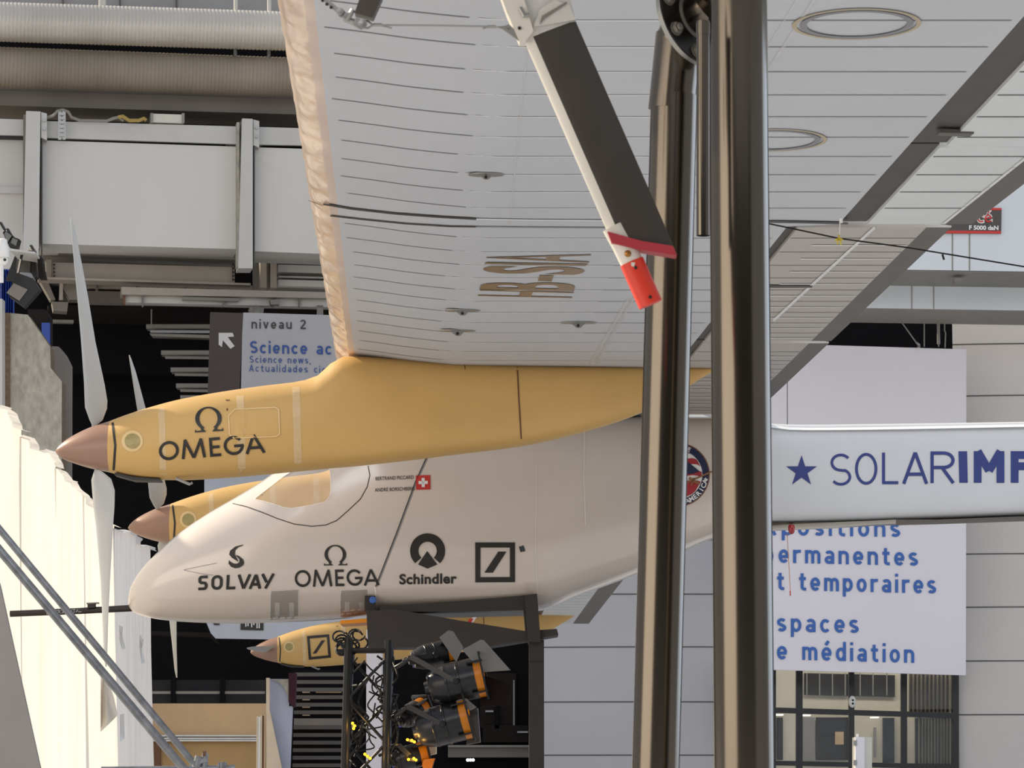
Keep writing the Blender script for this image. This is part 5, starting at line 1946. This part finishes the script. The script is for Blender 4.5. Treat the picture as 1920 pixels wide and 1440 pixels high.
def stage_lamp(rear, front, dy, r, Y, label, flaps, hook, tagside=True):
    pl = YP(Y)
    A, B = pl(*rear), pl(*front) + Vector((0, dy, 0))
    d, s, u = frame_dir(B - A)
    L = (B - A).length
    t = thing('stage_lamp', label, 'stage lamp', A, 'stage lamps on the lattice tower')
    b = MB()
    b.lathe(A, d, [(-.035, .3 * r), (-.03, .34 * r), (0, .40 * r), (.0, .66 * r), (.012, .74 * r), (.035, .81 * r), (L * .2, .90 * r), (L * .35, .975 * r), (L * .36, 1.0 * r), (L * .40, 1.0 * r), (L * .41, .98 * r), (L * .62, 1.0 * r),
                    (L * .63, 1.03 * r), (L * .67, 1.03 * r), (L * .68, 1.0 * r), (L, 1.02 * r), (L, .9 * r), (L * .9, .88 * r)], 'lampbody', 36)
    b.build('barrel', t, smooth=30)
    b = MB()
    b.lathe(A + d * (L * .92), d, [(0, .90 * r), (.002, 0)], 'gel', 30, cap=False); b.build('lens', t)
    b = MB()
    fr = B + d * .06
    w = 1.12 * r
    b.lathe(B, d, [(0, 1.0 * r), (.005, 1.0 * r), (.055, 1.02 * r), (.055, .95 * r)], 'gel', 30, cap=False)
    for k in range(4):
        a_ = PI / 4 + k * PI / 2
        c = B + (s * math.cos(a_) + u * math.sin(a_)) * 1.08 * r
        b.bar(c - d * .04, c + d * .07, .035, .012, 'lampbody')
    q = [fr + s * w * a_ + u * w * c_ for a_, c_ in ((-1, -1), (1, -1), (1, 1), (-1, 1))]
    for k in range(4):
        b.bar(q[k], q[(k + 1) % 4], .02, .012, 'lampbody', up=d)
    b.build('gel_frame', t)
    # yoke: a flat bar from both sides back to the clamp
    H = pl(*hook) + Vector((0, .02, 0))
    b = MB()
    for sg in (-1, 1):
        c = A + d * (L * .6) + (s * sg) * (1.05 * r)
        k1 = H + s * sg * .09 + Vector((.02, 0, .03))
        b.bar(c, k1, .012, .035, 'lampbody', up=u)
        b.lathe(c + s * sg * .005, s * sg, [(0, .024), (.015, .02), (.016, 0)], 'lampbody', 12)
    b.bar(H + s * .09 + Vector((.02, 0, .03)), H - s * .09 + Vector((.02, 0, .03)), .03, .012, 'lampbody')
    b.tube([H + Vector((.02, 0, .03)), H + Vector((-.05, .0, -.02)), H + Vector((-.09, .03, -.04))], .014, 'lampbody', 10)
    b.build('yoke', t)
    b = MB()
    for px_, py_ in ((.45, .5), ):
        c = A - d * .001
        b.lathe(c + u * .5 * r - d * .0, -d, [(-.012, .014), (.008, .014), (.009, 0)], 'steel', 12)
        b.bar(A + d * .012 + u * (-.35 * r) - s * .45 * r, A + d * .012 + u * (-.62 * r) - s * .45 * r, .03, .03, 'bluetag')
    b.build('rear_tag', t)
    b = MB()
    c = A + d * (L * .75) - s * 1.035 * r + u * -.15 * r
    b.bar(c - u * .035, c + u * .035, .004, .028, 'signgrey', up=d); b.build('white_label', t)
    for poly, m, off, tilt in flaps:
        b = MB()
        pts = []
        n = len(poly)
        for i, (x, y) in enumerate(poly):
            pts.append(pl(x, y, off) + Vector((0, -tilt * (y - poly[0][1]) * .0037, 0)))
        b.prism(pts, (.004, .008, -.003), m)
        b.build('barn_door', t)
    return t


Q7 = lambda x, y: (600 + x / 5.142, 1160 + y / 5.142)
stage_lamp((775, 1237), (836, 1223), .05, .088, YT + .22, 'grey domed stage lamp at the top of the tower, behind the others',
           [([Q7(*p) for p in ((1150, 180), (1235, 112), (1280, 120), (1375, 270), (1310, 415))], 'flapgrey', .05, .3)], (757, 1245))
stage_lamp((806, 1290), (893, 1271), -.02, .140, YT - .02, 'black stage lamp with the widest raised grey barn door',
           [([Q7(*p) for p in ((1370, 300), (1550, 200), (1580, 208), (1832, 495), (1560, 515))], 'flapgrey', .10, .3),
            ([Q7(*p) for p in ((1582, 548), (1845, 640), (1815, 832), (1540, 842))], 'flapbrown', .0, .1)], (766, 1240))
stage_lamp((784, 1372), (866, 1350), -.02, .140, YT - .02, 'black stage lamp below the widest one, lit amber at its rim',
           [([Q7(*p) for p in ((1310, 795), (1395, 755), (1505, 850), (1440, 885))], 'flapgrey', .08, .2),
            ([Q7(*p) for p in ((1445, 880), (1520, 860), (1545, 1190), (1410, 1215))], 'strut', -.02, .1)], (760, 1333))
stage_lamp((752, 1352), (783, 1332), .10, .075, YT + .34, 'small dim stage lamp tucked behind the lower ones', [], (742, 1340))
stage_lamp((738, 1428), (782, 1416), .05, .085, YT + .12, 'lowest stage lamp, cut by the bottom of the picture with an orange flap',
           [([Q7(*p) for p in ((985, 1400), (1000, 1360), (1105, 1345), (1075, 1440), (1000, 1470))], 'gel', .05, .1),
            ([Q7(*p) for p in ((1000, 1330), (1040, 1210), (1120, 1205), (1120, 1300))], 'paneledge', -.05, .0)], (735, 1405))
# cables wound through the tower
rnd = random.Random(5)
for k in range(16):
    x = 660 + rnd.random() * 75
    y = 1200 + rnd.random() * 40 + 8 * k
    pts = []
    for i in range(7):
        pts.append(YP(YT + rnd.uniform(-.02, .30))(x, y))
        x = min(745, max(652, x + rnd.uniform(-34, 34)))
        y += rnd.uniform(4, 34)
    sm = []
    for i in range(len(pts) - 1):
        a_ = pts[max(0, i - 1)]; p_ = pts[i]; q_ = pts[i + 1]; c_ = pts[min(len(pts) - 1, i + 2)]
        for f in (0, .25, .5, .75):
            sm.append(.5 * ((2 * p_) + (q_ - a_) * f + (2 * a_ - 5 * p_ + 4 * q_ - c_) * f * f + (3 * p_ - a_ - 3 * q_ + c_) * f ** 3))
    b = MB(); b.tube(sm, .0055 if k % 3 else .008, 'cable', 6)
    b.build('power_cable', tower)
b = MB()
for k in range(18):
    a0 = rnd.uniform(0, 6.28)
    c = pl(655 + rnd.uniform(-20, 26), 1200 + rnd.uniform(-12, 18)) + Vector((0, rnd.uniform(-.05, .15), 0))
    b.tube([c + Vector((.045 * math.cos(a0 + i), .03 * math.sin(i * 1.3), .04 * math.sin(a0 + i))) for i in [j * .5 for j in range(9)]], .007, 'cable', 6)
b.build('cable_bundle', tower)
b = MB(); b.slab([(633, 1217), (646, 1217), (646, 1225), (633, 1225)], YP(YT + .02), .06, 'blackpaint'); b.bar(pl(633, 1203), pl(650, 1216), .03, .02, 'blackpaint')
b.build('clamp', tower)
for k, (x, y, m) in enumerate(((716, 1340, 0), (745, 1340, 0), (724, 1285, 0))):
    pass
AMB = [[(661, 1356), (665, 1361), (663, 1366)], [(684, 1414), (689, 1418), (694, 1422)], [(764, 1387), (772, 1388), (777, 1391)], [(766, 1424), (776, 1422), (780, 1425)]]
for k, grp in enumerate(AMB):
    t = thing('amber_lamp', ('glowing amber lamp cluster against the left tower tube', 'glowing amber lamp cluster low between the tower tubes', 'glowing amber lamp cluster under the black lower stage lamp',
                             'glowing amber lamp cluster at the bottom below the others')[k], 'lamp', YP(YT - .06)(*grp[1]), 'amber lamps on the tower')
    for x, y in grp:
        b = MB(); b.sphere(YP(YT - .06)(x, y), .009, 'amber', 10); b.build('bulb', t)
    b = MB(); b.bar(YP(YT - .035)(*grp[0]), YP(YT - .035)(*grp[2]), .03, .02, 'blackpaint'); b.build('holder', t)
    ld = bpy.data.lights.new('amber_glow', 'POINT'); ld.energy = .7; ld.color = (1, .55, .12); ld.shadow_soft_size = .02
    lo = bpy.data.objects.new('amber_glow', ld); lo.location = Vector((0, -.05, 0)); lo.parent = t; COL.objects.link(lo)

# ================================================================== LEFT SIDE
# dust sheets hung over a receding partition
IY = lambda x: 1 / (1 / 31 + (x / 280) * (1 / 50 - 1 / 31))


def sheet(x0, x1, y0, y1, m, label, seed, steps=70, amp=.10, jag=()):
    r = random.Random(seed)
    ph = [r.uniform(0, 6.28) for _ in range(5)]
    A, B = P(x0, y0, IY(x0)), P(x1, y1, IY(x1))
    nrm = (B - A).cross(Vector((0, 0, 1))).normalized()
    if nrm.y > 0:
        nrm = -nrm
    L = (Vector((B.x, B.y, 0)) - Vector((A.x, A.y, 0))).length
    rows = []
    NZ = 26
    for j in range(NZ + 1):
        v = j / NZ
        row = []
        for i in range(steps + 1):
            u = i / steps
            # pixel-even sampling along the partition
            X = x0 + (x1 - x0) * u
            q = P(X, y0 + (y1 - y0) * u, IY(X))
            top = q.z + .03 * math.sin(u * 3.1) + .04 * math.sin(u * 11 + ph[0])
            s = u * L
            o = -.20 * v * math.exp(-((u - .96) / .05) ** 2) - .10 * v * math.exp(-((u - .45 - .1 * math.sin(seed)) / .03) ** 2) + amp * (math.sin(s * 2.1 + ph[1] + .5 * v) + .6 * math.sin(s * 5.3 + ph[2] + 1.4 * v) + .35 * math.sin(s * 9 + ph[3] - 2 * v)) * (.35 + .65 * v) * max(0.0, math.sin(PI * u)) ** .5
            
            row.append(Vector((q.x, q.y, top * (1 - v) + 0.02 * v)) + nrm * o)
        rows.append(row)
    back = [p - nrm * .10 - Vector((0, 0, .03)) for p in rows[0]]
    b = MB()
    b.rings([back] + rows, m, cap=False, closed=False)
    return tag(b.build('dust_sheet', smooth=60, recalc=False), label, 'dust sheet', 'dust sheets at the left')


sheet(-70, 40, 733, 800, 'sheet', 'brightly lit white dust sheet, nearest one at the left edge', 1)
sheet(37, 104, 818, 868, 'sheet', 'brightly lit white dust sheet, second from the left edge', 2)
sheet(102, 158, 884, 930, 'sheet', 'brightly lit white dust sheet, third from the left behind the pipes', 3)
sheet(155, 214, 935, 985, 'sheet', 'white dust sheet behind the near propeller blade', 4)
sheet(212, 282, 986, 1034, 'sheet_shaded', 'white dust sheet coloured as in shade, with torn tape, nearest the fuselage nose', 5)
t = None
b = MB()
n = 10
q = [(181, 1377), (180, 1320), (184, 1290), (193, 1255), (200, 1272), (212, 1308), (219, 1341), (200, 1360)]
Y0 = IY(190) - .6
b.prism([P(x, y, Y0 - .3 * math.sin(i)) for i, (x, y) in enumerate(q)], (.01, .02, 0), 'sheet')
tag(b.build('loose_flap', smooth=0), 'loose triangular cloth flap peeling off the white sheets', 'cloth flap')
for k, pts in enumerate(([(223, 1172), (230, 1175), (229, 1192), (235, 1216), (229, 1219), (224, 1200)], [(262, 1190), (269, 1200), (266, 1215), (272, 1243), (265, 1245), (261, 1210)], [(225, 1340), (232, 1338), (233, 1385), (225, 1391)])):
    b = MB()
    Y0 = IY(pts[0][0]) - .55
    b.prism([P(x, y, Y0 - .04 * math.sin(2.1 * i)) for i, (x, y) in enumerate(pts)], (0, .01, 0), 'tagfoil')
    tag(b.build('torn_tape', smooth=0), ('torn silver tape strip left of its pair on the grey white sheet', 'torn silver tape strip nearest the fuselage nose on the sheet', 'square silver tape patch low on the grey white sheet')[k], 'tape', 'torn tape strips')
# leaning grey board in front
pl = Plane(P(20, 1300, 21), (0.0, -1, 0.0))
b = MB(); b.slab([(-120, 800), (-60, 880), (0, 1100), (75, 1440), (120, 1640), (-400, 1640), (-400, 800)], pl, .06, 'lean')
tag(b.build('leaning_board'), 'plain grey board leaning at the lower left edge', 'board')
# galvanised pipes
pl = YP(22)
b = MB(); p0, p1 = pl(-40, 985), pl(352, 1450); b.tube([p0, p1], .029, 'galv', 18); b.tube([p1 - (p1 - p0).normalized() * .02, p1 + (p1 - p0).normalized() * .1], .03, 'galv', 18)
tag(b.build('scaffold_pipe'), 'lower of two galvanised pipes slanting across the white sheets', 'pipe', 'slanting scaffold pipes')
b = MB(); b.tube([YP(22.4)(-40, 945), YP(22.4)(372, 1442)], .024, 'galv', 18)
tag(b.build('scaffold_pipe'), 'upper of two galvanised pipes slanting across the white sheets', 'pipe', 'slanting scaffold pipes')
t = thing('pipe_clamp', 'galvanised scaffold clamp at the foot of the two pipes', 'clamp', YP(22.1)(378, 1440))
b = MB()
pl = YP(22.1)
b.tube([pl(368, 1440), pl(374, 1418)], .03, 'galv', 14); b.tube([pl(383, 1450), pl(385, 1412)], .022, 'galv', 14); b.bar(pl(362, 1432), pl(388, 1424), .05, .03, 'galv')
b.build('coupler', t)
b = MB(); b.tube([pl(381, 1414), pl(386, 1414)], .026, 'brownbar', 12); b.build('rusty_nut', t)
b = MB(); b.tube([pl(190, 1443), pl(372, 1441), pl(440, 1440)], .02, 'galv', 12); b.tube([pl(417, 1460), pl(417, 1429)], .03, 'galv', 14)
tag(b.build('ledger_pipe'), 'horizontal galvanised pipe along the bottom edge with an upright stub', 'pipe')

# granular boards
pl = YP(53)
zb = lambda poly: poly
t = thing('granular_board', 'tall grey granular board with a brown edge at the left', 'board', (pl(60, 800).x, 53, 0))
b = MB(); b.slab([(19, 587), (52, 590), (94, 650), (95, 690), (116, 715), (113, 1680), (19, 1680)], pl, .5, 'granular', mside='granular_b'); b.build('face', t)
b = MB(); b.slab([(4, 586), (19, 587), (20, 1680), (4, 1680)], pl, .5, 'granular_b', off=.02); b.build('brown_edge', t)
b = MB(); b.slab([(-40, 560), (4, 560), (5, 1680), (-40, 1680)], YP(52.5), .3, 'post'); tag(b.build('grey_edge_panel'), 'light grey upright panel cut by the left edge of the picture', 'panel')
b = MB(); b.slab([(96, 660), (98, 649), (110, 650), (120, 662), (130, 682), (128, 1680), (96, 1680)], YP(54.5), .4, 'dust')
tag(b.build('grey_board'), 'dim grey board standing behind the granular board', 'board')
pl = YP(53.8)
b = MB()
rr = []
for i in range(20):
    x = 1 + 26 * i / 19
    o = .07 * math.sin(i * 1.9)
    rr.append([pl(x, 505, o), pl(x, 700, o)])
b.rings(rr, 'tarp', cap=False, closed=False)
tag(b.build('blue_tarp', recalc=False), 'bright blue tarp hanging behind the granular board', 'tarp')
b = MB(); b.slab([(52, 580), (84, 580), (93, 592), (94, 1680), (60, 1680)], YP(56), .4, 'dark')
b.slab([(78, 605), (93, 605), (93, 660), (78, 640)], YP(55.9), .1, 'tarp')
tag(b.build('dark_stack'), 'dark stacked panels with a blue stripe behind the granular board', 'panels')

# floodlights and camera at the left edge
pl = YP(50)
t = thing('security_camera', 'white dome security camera at the left edge', 'camera', pl(6, 525))
b = MB()
c = pl(6, 470)
k = S(50)
b.lathe(pl(5.5, 447), (0, 0, -1), [(0, 2 * k), (1 * k, 6 * k), (3 * k, 8 * k), (12 * k, 9.5 * k), (20 * k, 12.5 * k), (33 * k, 13 * k), (37 * k, 12 * k), (38 * k, 6 * k)], 'white', 28); b.build('housing', t)
b = MB(); b.sphere(pl(7, 489), 9 * k, 'white', 18); b.build('ball', t)
b = MB(); b.lathe(pl(9, 487, 8.2 * k), (.1, -1, 0), [(0, 3 * k), (1.6 * k, 2.6 * k), (1.7 * k, 0)], 'ink', 14); b.build('lens', t)
b = MB(); b.tube([pl(3, 497), pl(3, 530)], 4 * k, 'white', 12); b.build('arm', t)


def flood(label, quad, face, Y, grill=None, hang=None):
    pl = YP(Y)
    c = pl(sum(p[0] for p in quad) / len(quad), sum(p[1] for p in quad) / len(quad))
    t = thing('floodlight', label, 'floodlight', c, 'floodlights at the left')
    b = MB(); b.slab(quad, pl, .22, 'blackpaint'); b.build('housing', t)
    b = MB(); b.slab(face, pl, .02, grill or 'flapgrey', off=.03); b.build('glass_face', t)
    cx_ = sum(p[0] for p in quad) / len(quad)
    b = MB(); b.bar(pl(quad[1][0], quad[1][1], -.05), pl(*(hang or (quad[1][0] - 8, quad[1][1] - 14)), -.1), .05, .02, 'blackpaint'); b.build('yoke', t)


flood('small pale rimmed floodlight above the white camera', [(5, 436), (9, 431), (25, 442), (15, 458)], [(8, 439), (11, 434), (22, 442), (14, 454)], 51, 'flapgrey')
flood('small pale rimmed floodlight right of the white camera', [(17, 453), (22, 443), (36, 448), (32, 465), (16, 461)], [(20, 455), (24, 446), (33, 450), (30, 461)], 51, 'flapgrey')
flood('large dark floodlight box beside the white camera', [(30, 474), (66, 474), (70, 520), (55, 523), (10, 524), (20, 500)], [(32, 480), (58, 482), (56, 512), (30, 508)], 51.6, 'strut')
flood('tilted black floodlight with a grey glass face, lowest of the group', [(23, 528), (34, 512), (62, 522), (75, 542), (45, 576), (17, 556)], [(12, 549), (26, 531), (52, 543), (36, 564)], 50.9, 'dust', (42, 472))
b = MB()
pl = YP(51.2)
b.slab([(19, 466), (66, 472), (66, 476), (19, 470)], YP(50.7), 1.0, 'post')
b.bar(YP(51.5)(60, 474), YP(58.8)(60, 470), .12, .08, 'dust')
b.tube([pl(30, 476, .1), pl(30, 473, .1), pl(67, 472, .1), pl(68, 479, .1)], .02, 'ink', 6)
b.slab([(70, 480), (76, 480), (84, 520), (72, 520)], pl, .3, 'dark')
b.slab([(36, 510), (58, 512), (64, 524), (40, 520)], pl, .2, 'signgrey')
tag(b.build('lamp_shelf'), 'pale shelf bracket carrying the floodlights', 'bracket')
